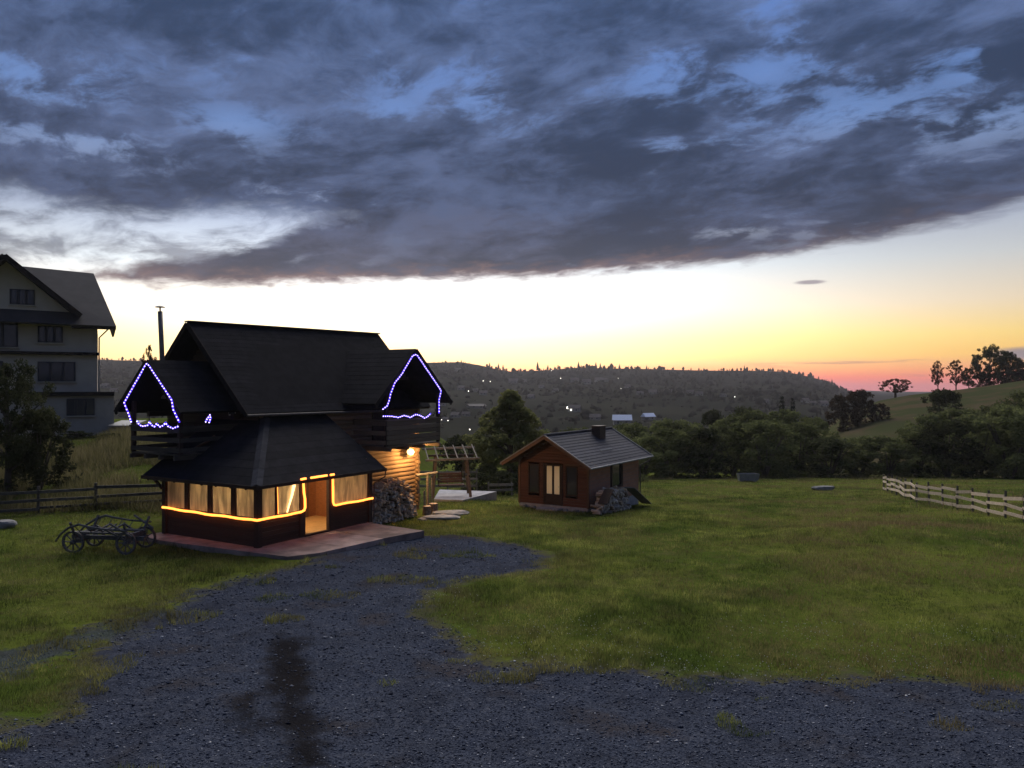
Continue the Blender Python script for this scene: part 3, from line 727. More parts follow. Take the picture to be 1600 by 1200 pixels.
# eave boards, rafters and gutter bracket
MB().bar((-.53, 5.62, ez - .05), (-.53, -.55, ez - .05), .03, .12).build('eave_board', wood_dark, vr); MB().bar((-.55, -.53, ez - .05), (6.02, -.53, ez - .05), .03, .12).build('eave_board', wood_dark, vr)
for b in np.arange(0.1, 5.5, 0.75): MB().bar((-.46, b, ez - .12), (0.3, b, ez + .35), .07, .1).build('rafter', wood_dark, vr)
MB().bar((-.1, 5.55, 2.1), (-.1, 5.0, 1.72), .08, .08).build('brace', wood_dark, cab)
MB().tube([(6.0, -.5, 2.12), (5.98, -.48, 1.88), (5.72, -.14, 1.62), (5.72, -.12, 0.2)], 0.03, 6).build('downpipe', iron, cab)
# main log walls
ARM0, ARM1, BW0, BW1 = 2.6, 12.3, 2.95, 8.6
MB().box(ARM0 + .08, ARM1 - .08, BW0 + .08, BW1 - .08, -1.3, 4.5).build('wall_core', wood_boards, cab)
MB().box(ARM0 - .05, ARM1 + .05, BW0 - .06, BW1 + .05, -1.5, -0.72).build('foundation', stone, cab)
z = -0.72; i = 0
while z < 4.45:
    ext = rnd.uniform(0.16, 0.26)
    if z > 2.25 or True: rod('log', log_wood, cab, (5.65 if z < 2.3 else ARM0 + .1, BW0, z + .105), (ARM1 + ext, BW0, z + .105), 0.108, 12)
    rod('log', log_wood, cab, (ARM1, BW0 - rnd.uniform(.16, .28), z + .21), (ARM1, BW0 + 1.2, z + .21), 0.105, 12)
    z += 0.205; i += 1
boards(cab, wood_boards, 'x', ARM0, 3.0, 8.5, 2.4, 4.5, 0.19, 0.07, name='gable_board')
zr0, zr1, bR = 8.00, 8.17, 5.75
sl = 1.065
boards(cab, wood_boards, 'x', ARM0, 2.9, 8.7, 4.5, 7.9, 0.19, 0.06, name='gable_board', top=lambda v: (bR - (7.9 - v) / sl, bR + (7.9 - v) / sl))
gw = MB().box(ARM0 - .05, ARM0 - .01, 4.22, 4.62, 4.33, 5.2).build('gable_window', plaster, cab)
MB().box(ARM0 - .07, ARM0 - .05, 4.26, 4.58, 4.38, 5.15).build('pane', dark_glass, gw)
# main roof
A0, A1 = 1.5, 12.8
ef, er = 2.37, 9.13
mr = MB().slab([(A0, ef, 4.47), (A1, ef, 4.47), (A1, bR, zr1), (A0, bR, zr0)], .14).slab([(A1, er, 4.47), (A0, er, 4.47), (A0, bR, zr0 - .003), (A1, bR, zr1 - .003)], .14).build('main_roof', shingle, cab)
courses('shingle_course', shingle, mr, (A0 - .01, ef, 4.475), (A1 + .01, ef, 4.475), (A0 - .01, bR, zr0 + .005), (A1 + .01, bR, zr1 + .005), 22, .010, .006, separate=True)
MB().bar((A0 - .02, bR, zr0 + .03), (A1 + .02, bR, zr1 + .03), .28, .05).build('ridge_cap', shingle, mr)
MB().bar((A0 - .02, ef - .03, 4.40), (A0 - .02, bR, zr0 - .08), .05, .2).build('verge_board', trim_dark, mr); MB().bar((A0 - .02, er + .03, 4.40), (A0 - .02, bR, zr0 - .08), .05, .2).build('verge_board', trim_dark, mr)
MB().tube([(A0, ef - .06, 4.40), (9.2, ef - .06, 4.36)], .05, 8).build('gutter', iron, mr)
for b in (3.2, 8.3): MB().bar((A0 + .05, b, 4.35), (ARM0 + .1, b, 4.35), .16, .2).build('purlin', wood_dark, mr)

def balcony(side):
    """side 'L' faces -a at a=-0.2, side 'R' faces -b at b=0.95"""
    if side == 'L':
        f0, f1, dp0, dp1, zf, zt, ca, za, hw, sl_ = 3.86, 6.74, -0.2, 2.55, 3.02, 4.02, 5.25, 6.46, 1.90, 0.99
        P = lambda u, d, z: (d, u, z)
    else:
        f0, f1, dp0, dp1, zf, zt, ca, za, hw, sl_ = 7.80, 11.68, 0.98, 2.84, 2.88, 4.02, 9.52, 7.16, 2.72, 0.885
        P = lambda u, d, z: (u, d, z)
    def bx(name, m, u0, u1, d0, d1, z0, z1):
        p = P(u0, d0, z0); q = P(u1, d1, z1)
        return piece(name, m, cab, min(p[0], q[0]), max(p[0], q[0]), min(p[1], q[1]), max(p[1], q[1]), z0, z1)
    wood = balcony_wood if side == 'L' else balcony_lamplit  # right boards carry the lamplight in their colour
    nfl = 6
    for k in range(nfl): # floor planks
        w = (dp1 - dp0) / nfl
        bx('floor_plank', wood, f0, f1, dp0 + k * w + .005, dp0 + (k + 1) * w - .005, zf - .06, zf)
    for u in np.linspace(f0 + .15, f1 - .15, 4): bx('joist', wood, u - .06, u + .06, dp0 - .12, dp1, zf - .22, zf - .062)
    for u in (f0 + .06, f1 - .06): bx('balcony_post', wood_dark, u - .07, u + .07, dp0, dp0 + .14, zf, za - (abs(u - ca)) * sl_ - .12)
    nb = 5; h = (zt - zf - .1) / nb
    for k in range(nb):
        z0 = zf + .05 + k * h
        if side == 'R' or k % 2 == 0: bx('rail_board', wood, f0, f1, dp0 - .02, dp0 + .02, z0 + .012, z0 + h - .012)
        if k % 2 == 0:
            for u in (f0, f1): bx('rail_board', wood, u - .02, u + .02, dp0 + .03, dp1, z0 + .012, z0 + h - .012)
    bx('handrail', wood, f0 - .05, f1 + .05, dp0 - .06, dp0 + .06, zt - .05, zt + .012)
    for u in (f0, f1): bx('handrail', wood, u - .05, u + .05, dp0 + .06, dp1, zt - .05, zt + .01)
    de = {'L': 2.6, 'R': bR - (zr1 - za) / sl + .3}[side]
    d_f = dp0 - (.35 if side == 'L' else .25)
    qs = []
    for s in (-1, 1):
        e0 = P(ca + s * hw, d_f, za - hw * sl_); e1 = P(ca + s * hw, de if side == 'L' else 3.2, za - hw * sl_); r0 = P(ca, d_f, za); r1 = P(ca, de, za)
        ro = MB().slab([e0, e1, r1, r0] if (Vector(e1) - Vector(e0)).cross(Vector(r1) - Vector(e0)).z > 0 else [e0, r0, r1, e1], .1).build('balcony_roof', shingle, cab)
        courses('shingle_course', shingle, ro, e0, e1, r0, r1, 12, .010, .006, separate=True)
        MB().bar(P(ca + s * (hw + .02), d_f - .02, za - (hw + .02) * sl_ - .08), P(ca, d_f - .02, za - .08), .04, .2).build('verge_board', trim_dark, ro)
    # boarded gable top, set back between the rafters
    z = zt + (1.25 if side == 'L' else 1.75)
    zg = za - .25
    back = 1.1
    while z < zg:
        w = (zg - z - .1) / sl_
        if w > .05: bx('gable_board', wood_boards, ca - w, ca + w, dp0 + back, dp0 + back + .03, z + .004, min(z + .156, zg))
        z += .16
    return P
PL = balcony('L'); PR = balcony('R')
MB().box(9.0, 9.9, 2.76, 2.84, 2.9, 4.9).build('balcony_door', wood_dark, cab)
# stove pipe
sp_ = MB().tube([(1.0, 6.5, 5.0), (1.0, 6.62, 7.0), (1.0, 6.72, 8.42)], .092, 12).build('stove_pipe', pipe_metal, cab, True)
MB().tube([(1.0, 6.72, 8.42), (1.0, 6.725, 8.58)], .03, 6).build('cap_stem', pipe_metal, sp_); MB().tube([(1.0, 6.73, 8.58), (1.0, 6.73, 8.60), (1.0, 6.73, 8.65)], [.19, .19, .06], 12).build('cap', pipe_metal, sp_)

# ------------------------------------------------------------------ lights fixed to the cabin
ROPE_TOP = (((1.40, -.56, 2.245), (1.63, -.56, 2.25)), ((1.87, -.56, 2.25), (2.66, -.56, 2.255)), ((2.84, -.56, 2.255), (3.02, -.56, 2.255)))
rl = thing('rope_light', 'glowing orange rope light along the veranda sill and doorway', 'rope light', (CX, CY, 0), TH)
def wav(pts, n, amp):
    out = []
    for i in range(len(pts) - 1):
        for k in range(n):
            t = k / n; p = Vector(pts[i]).lerp(Vector(pts[i + 1]), t)
            out.append((p.x, p.y, p.z + amp * math.sin((i * n + k) * 1.3)))
    out.append(pts[-1]); return out
y0 = -.115
MB().tube(wav([(-.105, LB + .02, 1.03), (-.115, 2.5, .99), (-.115, -.10, 1.0)], 8, .012) + wav([(.15, y0, 1.0), (1.85, y0, 1.01)], 6, .012)[1:] + [(1.98, y0, 1.05), (2.03, y0, 1.14), (2.02, y0, 1.45), (1.97, y0, 1.7), (1.94, y0, 2.12)], .042, 8).build('rope', rope_glow, rl, True)
MB().tube([(3.42, y0, 2.14), (3.44, y0, 1.15), (3.50, y0, 1.04), (3.6, y0, 1.02)] + wav([(3.7, y0, 1.02), (5.66, y0, 1.02)], 6, .012), .042, 8).build('rope', rope_glow, rl, True)
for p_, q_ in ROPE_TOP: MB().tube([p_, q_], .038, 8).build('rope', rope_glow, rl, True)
MB().tube([(1.60, -.05, 2.10), (1.45, -.05, 1.60), (1.24, -.05, 1.07)], [.055, .04, .022], 8).build('pane_streak', streak_glow, rl, True)  # glowing tubes added just outside the pane to draw its bright streaks
MB().tube([(.80, -.05, 2.08), (.84, -.05, 1.08)], .014, 8).build('pane_streak', rope_glow, rl, True)

bulb_me = sphere_mesh('bulb', violet_bulb, 0.023, 1)
def string_light(label, paths, group, step=.14):
    t = thing('string_light', label, 'string lights', (CX, CY, 0), TH, group)
    for pth in paths:
        pts = [Vector(p) for p in pth]
        MB().tube(pts, .030, 6).build('halo_sleeve', violet_halo, t, True)
        acc = 0.0
        for i in range(len(pts) - 1):
            L = (pts[i + 1] - pts[i]).length
            while acc < L:
                p = pts[i].lerp(pts[i + 1], acc / L)
                o = link('bulb', bulb_me, t); o.location = p + Vector((-.028, -.028, rnd.uniform(-.01, .01))); acc += step
            acc -= L
    return t
xl = -.66
def loop(xf, y0_, y1_, z_, n, amp):  # garland swags along a rail
    return [(xf, y0_ + (y1_ - y0_) * k / (n * 4), z_ + amp * abs(math.sin(math.pi * k / 4)) * (-1)) for k in range(n * 4 + 1)]
string_light('violet string lights outlining the balcony gable nearest the metal stove pipe',
    [[(-.32, 6.54, 4.15), (-.50, 6.42, 4.45), (-.58, 6.58, 4.87), (-.58, 5.30, 6.24), (-.58, 5.19, 6.31), (-.58, 5.07, 6.24), (-.60, 3.74, 5.0), (-.64, 3.60, 4.66), (-.62, 3.28, 4.22)],
     [(-.29, 6.22, 4.18), (-.29, 6.10, 4.06), (-.29, 5.91, 3.99), (-.29, 5.56, 4.05), (-.29, 5.47, 4.18), (-.29, 5.37, 4.06), (-.29, 5.18, 3.99), (-.29, 5.03, 4.12), (-.29, 4.88, 4.0), (-.29, 4.65, 4.06), (-.29, 4.53, 4.17), (-.29, 4.40, 4.05), (-.29, 4.11, 3.97), (-.29, 3.82, 4.04)]], 'violet string lights on the balcony gables')
dR = .66
kR = .975
string_light('violet string lights outlining the balcony gable above the wall lamp',
    [[(7.19, dR, 4.52), (7.48, dR, 4.65), (7.60, dR, 4.90), (7.69, dR, 5.17), (7.97, dR, 5.63), (8.42, dR, 5.99), (9.18, dR, 6.82), (9.37, dR, 6.89), (9.55, dR, 6.84), (11.29, dR, 5.31), (11.59, .86, 5.22), (11.44, .86, 4.83), (11.44, .86, 4.2)],
     [(7.45, .86, 4.21), (8.0, .86, 4.19), (8.43, .86, 4.12), (8.87, .86, 4.19), (9.28, .86, 4.09), (9.69, .86, 4.22), (10.02, .86, 4.15), (10.31, .86, 4.03), (10.55, .86, 4.08), (10.79, .86, 4.22)]], 'violet string lights on the balcony gables')
string_light('small tangle of violet lights in the dark corner beside the balcony', [[(1.0, 3.78, 4.14), (1.05, 3.77, 4.30), (1.02, 3.76, 4.42), (.9, 3.77, 4.28), (.84, 3.78, 4.16)]], None, .1)

wl = thing('wall_lamp', 'bright warm wall lamp under the balcony on the log wall', 'lamp', HW(11.35, 2.56, 2.35), TH)
MB().box(-.06, .06, .02, .14, -.1, .12).build('bracket', iron, wl)
MB().tube([(0, .03, .09), (0, -.02, .1), (0, -.06, .07)], .02, 6).build('arm', iron, wl)
o = link('bulb', sphere_mesh('bulb', lamp_glow, .175), wl); o.location = (0, -.08, -.02)
bulb_light('bulb_light', (0, -.40, -.04), 130.0, (1.0, .56, .20), .09, wl)

# ------------------------------------------------------------------ small brick and timber cabin
sh = thing('small_cabin', 'small red brown cabin with grey tiled roof and lit door', 'cabin', (3.86, 38.83, -.76), 1.011)
SW, SL_, SE, SR = 4.10, 6.43, 2.21, 3.70
ss = (SR - SE) / (SW / 2 + .48); wt = SE + .48 * ss - .05
ops = ((1.46, 2.62, .1, 2.22), (.62, 1.30, .62, 2.16), (2.86, 3.52, .62, 2.16))
MB().box(-.02, SL_, .02, SW - .02, -.6, .08).build('foundation', concrete, sh)
boards(sh, red_wood, 'x', 0.0, 0.05, SW - .05, .08, wt, .145, .05, openings=ops)
boards(sh, red_wood, 'x', 0.0, .02, SW - .02, wt, SR - .14, .145, .05, top=lambda v: (SW / 2 - (SR - .12 - v) / ss, SW / 2 + (SR - .12 - v) / ss))
brick = bpy.data.materials.new('dull_brick_wall'); brick.use_nodes = True
Tb = NT(brick.node_tree); bb = brick.node_tree.nodes['Principled BSDF']; tcb = Tb.n('ShaderNodeTexCoord')
spb = Tb.n('ShaderNodeSeparateXYZ'); brick.node_tree.links.new(tcb.outputs['Object'], spb.inputs[0])
bt = Tb.n('ShaderNodeTexBrick'); brick.node_tree.links.new(Tb.xyz(spb.outputs[0], spb.outputs[2], 0.0), bt.inputs['Vector'])
bt.inputs['Scale'].default_value = 1.0; bt.inputs['Brick Width'].default_value = .40; bt.inputs['Row Height'].default_value = .20; bt.inputs['Mortar Size'].default_value = .012
bt.inputs['Color1'].default_value = (.29, .135, .085, 1); bt.inputs['Color2'].default_value = (.35, .17, .11, 1); bt.inputs['Mortar'].default_value = (.20, .15, .125, 1)
brick.node_tree.links.new(bt.outputs[0], bb.inputs['Base Color']); bb.inputs['Roughness'].default_value = .95
bbm = Tb.n('ShaderNodeBump'); bbm.inputs['Strength'].default_value = .5; bbm.inputs['Distance'].default_value = .01; bbm.invert = True
brick.node_tree.links.new(bt.outputs['Fac'], bbm.inputs['Height']); brick.node_tree.links.new(bbm.outputs[0], bb.inputs['Normal'])
wx0, wx1 = 2.55, 4.25
sw_ = MB().box(.03, wx0, 0, .2, .08, wt).box(wx1, SL_, 0, .2, .08, wt).box(wx0, wx1, 0, .2, .08, .75).build('brick_wall', brick, sh)
MB().box(wx0, wx1, .001, .199, 2.1, wt).build('lintel', wood_dark, sw_)
MB().box(.03, SL_, SW - .2, SW, .08, wt).box(SL_ - .2, SL_, .2, SW - .2, .08, wt).build('brick_wall', brick, sh)
MB().add([(SL_ - .1, .1, wt), (SL_ - .1, SW - .1, wt), (SL_ - .1, SW / 2, SR - .15)], [(0, 1, 2), (2, 1, 0)]).build('gable_wall', red_wood, sh)
for y in (.03, SW - .03): piece('corner_board', trim_wood, sh, -.05, .03, y - .06, y + .06, .06, wt)
def win(parent, x, y0, y1, z0, z1, bars, glass=dark_glass):
    f = MB().box(x - .05, x + .04, y0, y0 + .07, z0, z1).box(x - .05, x + .04, y1 - .07, y1, z0, z1).box(x - .05, x + .04, y0 + .07, y1 - .07, z0, z0 + .07).box(x - .05, x + .04, y0 + .07, y1 - .07, z1 - .07, z1)
    for t in bars: f.box(x - .04, x + .03, y0 + (y1 - y0) * t - .03, y0 + (y1 - y0) * t + .03, z0 + .07, z1 - .07)
    f = f.build('window', wood_dark, parent); MB().box(x - .01, x + .01, y0 + .07, y1 - .07, z0 + .07, z1 - .07).build('pane', glass, f)
    return f
win(sh, 0, .62, 1.30, .62, 2.16, ()); win(sh, 0, 2.86, 3.52, .62, 2.16, ())
piece('window_header', trim_wood, sh, -.06, -.03, .5, 1.36, 2.17, 2.26)
d_ = MB().box(-.06, .04, 1.46, 1.56, .1, 2.22).box(-.06, .04, 2.52, 2.62, .1, 2.22).box(-.06, .04, 1.56, 2.52, 2.14, 2.22).build('door_frame', wood_dark, sh)
dl = MB().box(-.02, .03, 1.56, 2.52, .1, .66).box(-.02, .03, 1.56, 1.66, .66, 2.14).box(-.02, .03, 2.42, 2.52, .66, 2.14).box(-.02, .03, 1.98, 2.10, .66, 2.14).build('door', wood_dark, sh)
MB().box(0, .015, 1.66, 1.98, .66, 2.1).build('lit_pane', door_glow, dl); MB().box(0, .015, 2.10, 2.42, .66, 2.1).build('lit_pane', door_glow, dl)
MB().tube([(-.05, 1.6, 1.05), (-.05, 1.72, 1.05)], .012, 6).build('handle', metal_edge, dl)
sf = MB().box(wx0 + .15, wx0 + .27, -.02, .14, .78, 2.1).box(wx1 - .27, wx1 - .15, -.02, .14, .78, 2.1).box(wx0 + .27, wx1 - .27, -.02, .14, .78, .86).box(wx0 + .27, wx1 - .27, -.02, .14, 2.0, 2.1).build('window', wood_dark, sh)
MB().box(wx0, wx0 + .15, .02, .18, .75, 2.1).box(wx1 - .15, wx1, .02, .18, .75, 2.1).build('jamb', wood_dark, sf)
MB().box(wx0 + .27, wx1 - .27, .05, .07, .86, 2.0).build('pane', dark_glass, sf)
for s, y0_, y1_ in ((0, -.48, SW / 2), (1, SW + .48, SW / 2)):
    ro = MB().slab([(-.9, y0_, SE), (SL_ + .7, y0_, SE), (SL_ + .7, y1_, SR), (-.9, y1_, SR)] if s == 0 else [(SL_ + .7, y0_, SE), (-.9, y0_, SE), (-.9, y1_, SR), (SL_ + .7, y1_, SR)], .07).build('roof', red_wood, sh)
    courses('tile_course', slate, ro, (-.92, y0_ - (.05 if s == 0 else -.05), SE - .02), (SL_ + .72, y0_ - (.05 if s == 0 else -.05), SE - .02), (-.92, y1_, SR + .01), (SL_ + .72, y1_, SR + .01), 13, .015, .018, separate=True)
    yo = -1 if s == 0 else 1
    MB().bar((-.93, y0_ + yo * .04, SE - .06), (-.93, y1_, SR - .05), .04, .17).build('verge_board', trim_wood, ro)
    MB().bar((-.97, y0_ + yo * .07, SE + .03), (-.97, y1_, SR + .06), .05, .05).build('metal_edging', metal_edge, ro); MB().bar((SL_ + .73, y0_ + yo * .07, SE + .03), (SL_ + .73, y1_, SR + .06), .05, .05).build('metal_edging', metal_edge, ro)
    MB().tube([(-.95, y0_ + yo * .1, SE - .03), (SL_ + .75, y0_ + yo * .1, SE - .03)], .045, 8).build('gutter', metal_edge, ro)
    MB().bar((-.02, y0_, SE - .04), (-.02, y1_, SR - .12), .05, .12).build('gable_trim', trim_wood, ro)
MB().tube([(-.95, SW / 2, SR + .05), (SL_ + .75, SW / 2, SR + .05)], .07, 8).build('ridge_cap', slate, sh)
MB().tube([(SL_ + .6, -.55, SE - .06), (SL_ + .5, -.4, SE - .3), (SL_ + .02, -.08, SE - .5), (SL_ + .02, -.08, .1)], .04, 6).build('downpipe', iron, sh)
ch = MB().box(4.0, 4.75, SW / 2 - .75, SW / 2 - .25, SR - .65, SR + .28).build('chimney', wood_boards, sh); MB().box(3.96, 4.79, SW / 2 - .79, SW / 2 - .21, SR + .282, SR + .32).build('chimney_cap', wood_boards, ch)
MB().box(2.6, 4.2, -.37, -.35, SE + .2, SE + .2).add([(2.2, .35, SE + .35 + .25), (3.6, .35, SE + .35 + .25), (3.6, .42, SE + .42 + .25), (2.2, .42, SE + .42 + .25)], [(0, 1, 2, 3)]).build('snow_guard', metal_edge, sh)
MB().box(-.75, -.05, 1.45, 2.65, -.3, -.02).build('step', concrete, sh); MB().box(-1.25, -.76, 1.35, 2.45, -.3, -.12).build('step', concrete, sh)

# ------------------------------------------------------------------ house on the left rise
HD = 55.0; hk = HD / FPX
HROT = R(28)
def hx(px):
    t = (px - 800) / FPX
    return -(-29.5 - 55 * t) / (math.cos(HROT) - t * math.sin(HROT))
def hz(py): return CAM_H + (602 - py) * hk - 1.5
bh = thing('plaster_house', 'tall pale plaster house with grey roof on the rise behind the fence', 'house', (-29.5, HD, 1.5), HROT)
MB().box(hx(-140), hx(152), .0, 9.0, hz(612), hz(512)).build('wall', plaster, bh)
MB().box(hx(-140), hx(178), -1.0, 9.0, -1.5, hz(618)).build('lower_wall', plaster_low, bh)
wg = MB().add([(hx(-92), -.02, hz(512) - .0), (hx(112), -.02, hz(512)), (hx(112), -.02, hz(492)), (hx(10), -.02, hz(418)), (hx(-92), -.02, hz(492)), (hx(-92), 4, hz(512)), (hx(112), 4, hz(512)), (hx(112), 4, hz(492)), (hx(10), 4, hz(418)), (hx(-92), 4, hz(492))],
         [(0, 1, 2, 3, 4), (9, 8, 7, 6, 5), (0, 5, 6, 1), (1, 6, 7, 2), (2, 7, 8, 3), (3, 8, 9, 4), (4, 9, 5, 0)]).build('gable_wall', plaster, bh)
MB().box(hx(-140), hx(178.5), -1.25, -.02, hz(618.2), hz(612)).build('ledge', trim_dark, bh)
MB().box(hx(-140), hx(154), -.35, -.02, hz(555.5), hz(551)).build('ledge', trim_dark, bh)
MB().slab([(hx(181), -1.1, hz(513)), (hx(145), 4.6, hz(437) + .9), (hx(-10), 4.6, hz(431) + .9), (hx(-150), -1.1, hz(509))][::-1], .14).slab([(hx(181), -1.1, hz(513)), (hx(181), 10, hz(513)), (hx(145), 4.6, hz(437) + .9)], .14).build('roof', house_roof, bh)
for s in (-1, 1):
    c = 10; e = c + s * 117
    q = [(hx(e), -1.3, hz(495)), (hx(c), -1.3, hz(411)), (hx(c), 6, hz(411)), (hx(e), 6, hz(495))]
    g = MB().slab(q if s < 0 else q[::-1], .22).build('gable_roof', house_roof, bh)
    MB().bar((hx(e), -1.33, hz(497)), (hx(c), -1.33, hz(413)), .06, .35).build('verge_board', trim_dark, g)
MB().box(hx(108), hx(126), 3.9, 4.6, hz(450), hz(425)).build('chimney', plaster_low, bh)
MB().box(hx(112), hx(181), -1.08, .02, hz(514.5), hz(511.5)).build('soffit', trim_dark, bh)
MB().tube([(hx(170), -.9, hz(514)), (hx(155), -.3, hz(528)), (hx(154.5), -.1, hz(612))], .05, 6).build('downpipe', metal_edge, bh)
def hwin(x0, x1, y0, y1, n, dep=-.04, skip=()):
    a, b, c, d = hx(x0), hx(x1), hz(y1), hz(y0); w = .10
    m = MB().box(a, a + w, dep - .05, dep + .03, c, d).box(b - w, b, dep - .05, dep + .03, c, d).box(a + w, b - w, dep - .05, dep + .03, c, c + w).box(a + w, b - w, dep - .05, dep + .03, d - w, d)
    for k in range(1, n): u = a + (b - a) * k / n; m.box(u - .07, u + .07, dep - .05, dep + .03, c + w, d - w)
    f = m.build('window', frame_dark, bh)
    for k in range(n):
        u0 = a + (b - a) * k / n + .08; u1 = a + (b - a) * (k + 1) / n - .08
        MB().box(u0, u1, dep - .01, dep + .01, c + w, d - w).build('pane', dark_glass, f)
    MB().box(a - .08, b + .08, dep - .12, dep + .02, c - .08, c - .004).build('sill', plaster_low, f)
hwin(15, 54, 458, 481, 3); hwin(-20, 28, 505, 545, 2); hwin(59, 98, 512, 537, 3); hwin(59, 118, 566, 596, 3, -.06); hwin(-30, 5, 566, 596, 2, -.06); hwin(105, 148, 622, 648, 3, -1.04)
# canopy-like low shed beside it and the pale panel
sd_ = thing('garden_shed', 'small grey shed between the plaster house and the log cabin', 'shed', at(190, 54, 1.0), 0)
MB().box(-.7, .7, 0, 1.6, -.6, 1.7).build('wall', plaster_low, sd_); MB().slab([(-.9, -.2, 1.72), (.9, -.2, 1.72), (.9, 1.8, 2.0), (-.9, 1.8, 2.0)], .1).build('roof', metal_edge, sd_)

# ------------------------------------------------------------------ firewood
def split_log_mesh(name, m, seed):
    r = random.Random(seed); n = 5; mb = MB()
    prof = [(math.cos(2 * math.pi * k / n + r.uniform(-.25, .25)) * r.uniform(.38, .55), math.sin(2 * math.pi * k / n + r.uniform(-.25, .25)) * r.uniform(.38, .55)) for k in range(n)]
    vs = [(-.5, y, z) for y, z in prof] + [(.5, y * r.uniform(.85, 1.05), z * r.uniform(.85, 1.05)) for y, z in prof]
    fs = [tuple(range(n)), tuple(reversed(range(n, 2 * n)))] + [(k, k + n, (k + 1) % n + n, (k + 1) % n) for k in range(n)]
    return mb.add(vs, fs).mesh(name, m)
LOGS = [split_log_mesh('log', m_, i) for i, m_ in enumerate([fire_end, fire_bark, fire_bark, fire_grey, fire_end, fire_grey])]
def heap(root, x0, x1, y0, y1, zb, top, r0, r1, dirv, spread, kinds, cap=280):
    n = 0; x = x0
    step = (r0 + r1) * 1.02
    while x < x1 and n < cap:
        z = zb(x)
        while z < top(x) and n < cap:
            r = rnd.uniform(r0, r1)
            for yk in range(1):
                o = link('log', LOGS[rnd.choice(kinds)], root); n += 1
                L = rnd.uniform(.38, .55)
                y = y0 + (y1 - y0) * (0.25 + 0.4 * rnd.random()) * (1 - .35 * (z - zb(x)) / max(.1, top(x) - zb(x) + .001) * 0)
                y += (z - zb(x)) * .25
                o.location = (x + rnd.uniform(-.03, .03), y, z + r); o.scale = (L, 2.1 * r, 2.1 * r)
                d = Vector(dirv) + Vector((rnd.gauss(0, spread), rnd.gauss(0, spread * .4), rnd.gauss(0, spread * .7)))
                o.rotation_mode = 'QUATERNION'; o.rotation_quaternion = d.to_track_quat('X', 'Z') @ Quaternion((1, 0, 0), rnd.uniform(0, 6.28))
            z += r * 1.75
        x += step
wp = thing('firewood_pile', 'tall heap of split firewood against the lamplit log wall', 'firewood pile', (CX, CY, 0), TH)
gz_ = lambda a: tz(*HW(a, 1.5)[:2])
heap(wp, 7.5, 11.2, 1.3, 2.2, gz_, lambda a: np.interp(a, [7.4, 7.6, 7.9, 8.5, 9.3, 10.0, 10.6, 11.0, 11.25], [.2, .62, .72, 1.06, 1.22, 1.1, .72, .42, .1]), .055, .085, (0, 1, 0), .22, [0, 4, 3, 5, 1, 4])
MB().box(7.4, 11.2, 2.0, 2.7, -1.0, -.15).build('base_rail', grey_wood, wp)
for a in (7.42, 11.2): MB().bar((a, 1.5, tz(*HW(a, 1.5)[:2]) - .1), (a + .02, 1.55, .55), .07, .07).build('stake', grey_wood, wp)
wp2 = thing('firewood_pile', 'low heap of grey firewood beside the small cabin wall', 'firewood pile', (3.86, 38.83, 0), 1.011)
def w2(x, y): c, s = math.cos(1.011), math.sin(1.011); return (3.86 + x * c - y * s, 38.83 + x * s + y * c)
gz2 = lambda a: tz(*w2(a, -.8))
heap(wp2, -.75, 4.1, -1.15, -.4, gz2, lambda a: gz2(a) + np.interp(a, [-.75, -.4, .4, .9, 1.8, 2.6, 3.2, 4.1], [.2, .4, 1.08, .98, 1.05, 1.08, .9, .25]), .055, .085, (.2, 1, 0), .28, [0, 3, 3, 5, 5, 1], 200)
MB().bar((2.9, -.95, gz2(3) + 1.15), (5.3, -.95, gz2(5) + .12), .6, .03).build('cover_sheet', metal_edge, wp2)
MB().bar((.3, -1.0, gz2(.3) + 1.2), (-.5, -1.0, gz2(-.5) + .55), .5, .04).build('cover_board', wood_dark, wp2)

# ------------------------------------------------------------------ stones, slabs, pad, trough
def rock(name, label, cat, loc, sx, sy, sz, m=stone, rz=0.0, group=None, seed=1):
    r = np.random.default_rng(seed)
    bm = bmesh.new(); bmesh.ops.create_icosphere(bm, subdivisions=3, radius=1)
    ph = r.uniform(0, 6, 6)
    for v in bm.verts:
        c = v.co; k = 1 + .16 * math.sin(2.1 * c.x + ph[0]) * math.cos(1.7 * c.y + ph[1]) + .10 * math.sin(4.3 * c.z + 3 * c.x + ph[2]) + .05 * math.sin(9 * c.y + ph[3])
        c *= k; c.z = max(-.7, min(.62, c.z))
        v.co = Vector((c.x * sx, c.y * sy, c.z * sz))
    me = bpy.data.meshes.new(name); bm.to_mesh(me); bm.free(); me.materials.append(m)
    o = link(name, me); o.location = loc; o.rotation_euler = (0, 0, rz)
    return tag(o, label, cat, group)
PADZ = -.52
pad = thing('concrete_pad', None, None, (0, 0, 0)); pad['kind'] = 'structure'; pad['label'] = 'grey concrete pad under the garden swing'
MB().slab([(-4.2, 44.74, PADZ), (-4.15, 40.95, PADZ), (-2.58, 40.6, PADZ), (-.87, 43.93, PADZ)], .6).build('slab', concrete, pad)
for i, (px, dd, sx, sy, lab) in enumerate(((686, 35.2, .95, .5, 'flat grey stone slab lying beside the firewood heap'), (703, 36.6, .95, .55, 'flat mossy stone slab lying behind the nearer slab'))):
    p = at(px, dd); rock('stone_slab', lab, 'stone slab', p + Vector((0, 0, .06)), sx, sy, .16, stone, .3, None, 40 + i)
p = on_ground(8, 824); rock('boulder', 'pale boulder in the grass before the old dark fence', 'boulder', p + Vector((0, 0, .12)), .42, .3, .25, stone, 0, None, 3)
p = on_ground(1286, 766); rock('boulder', 'long flat grey boulder on the far lawn left of the plank fence', 'boulder', p + Vector((0, 0, .12)), .85, .4, .32, stone, .1, None, 5)
p = on_ground(1168, 752)
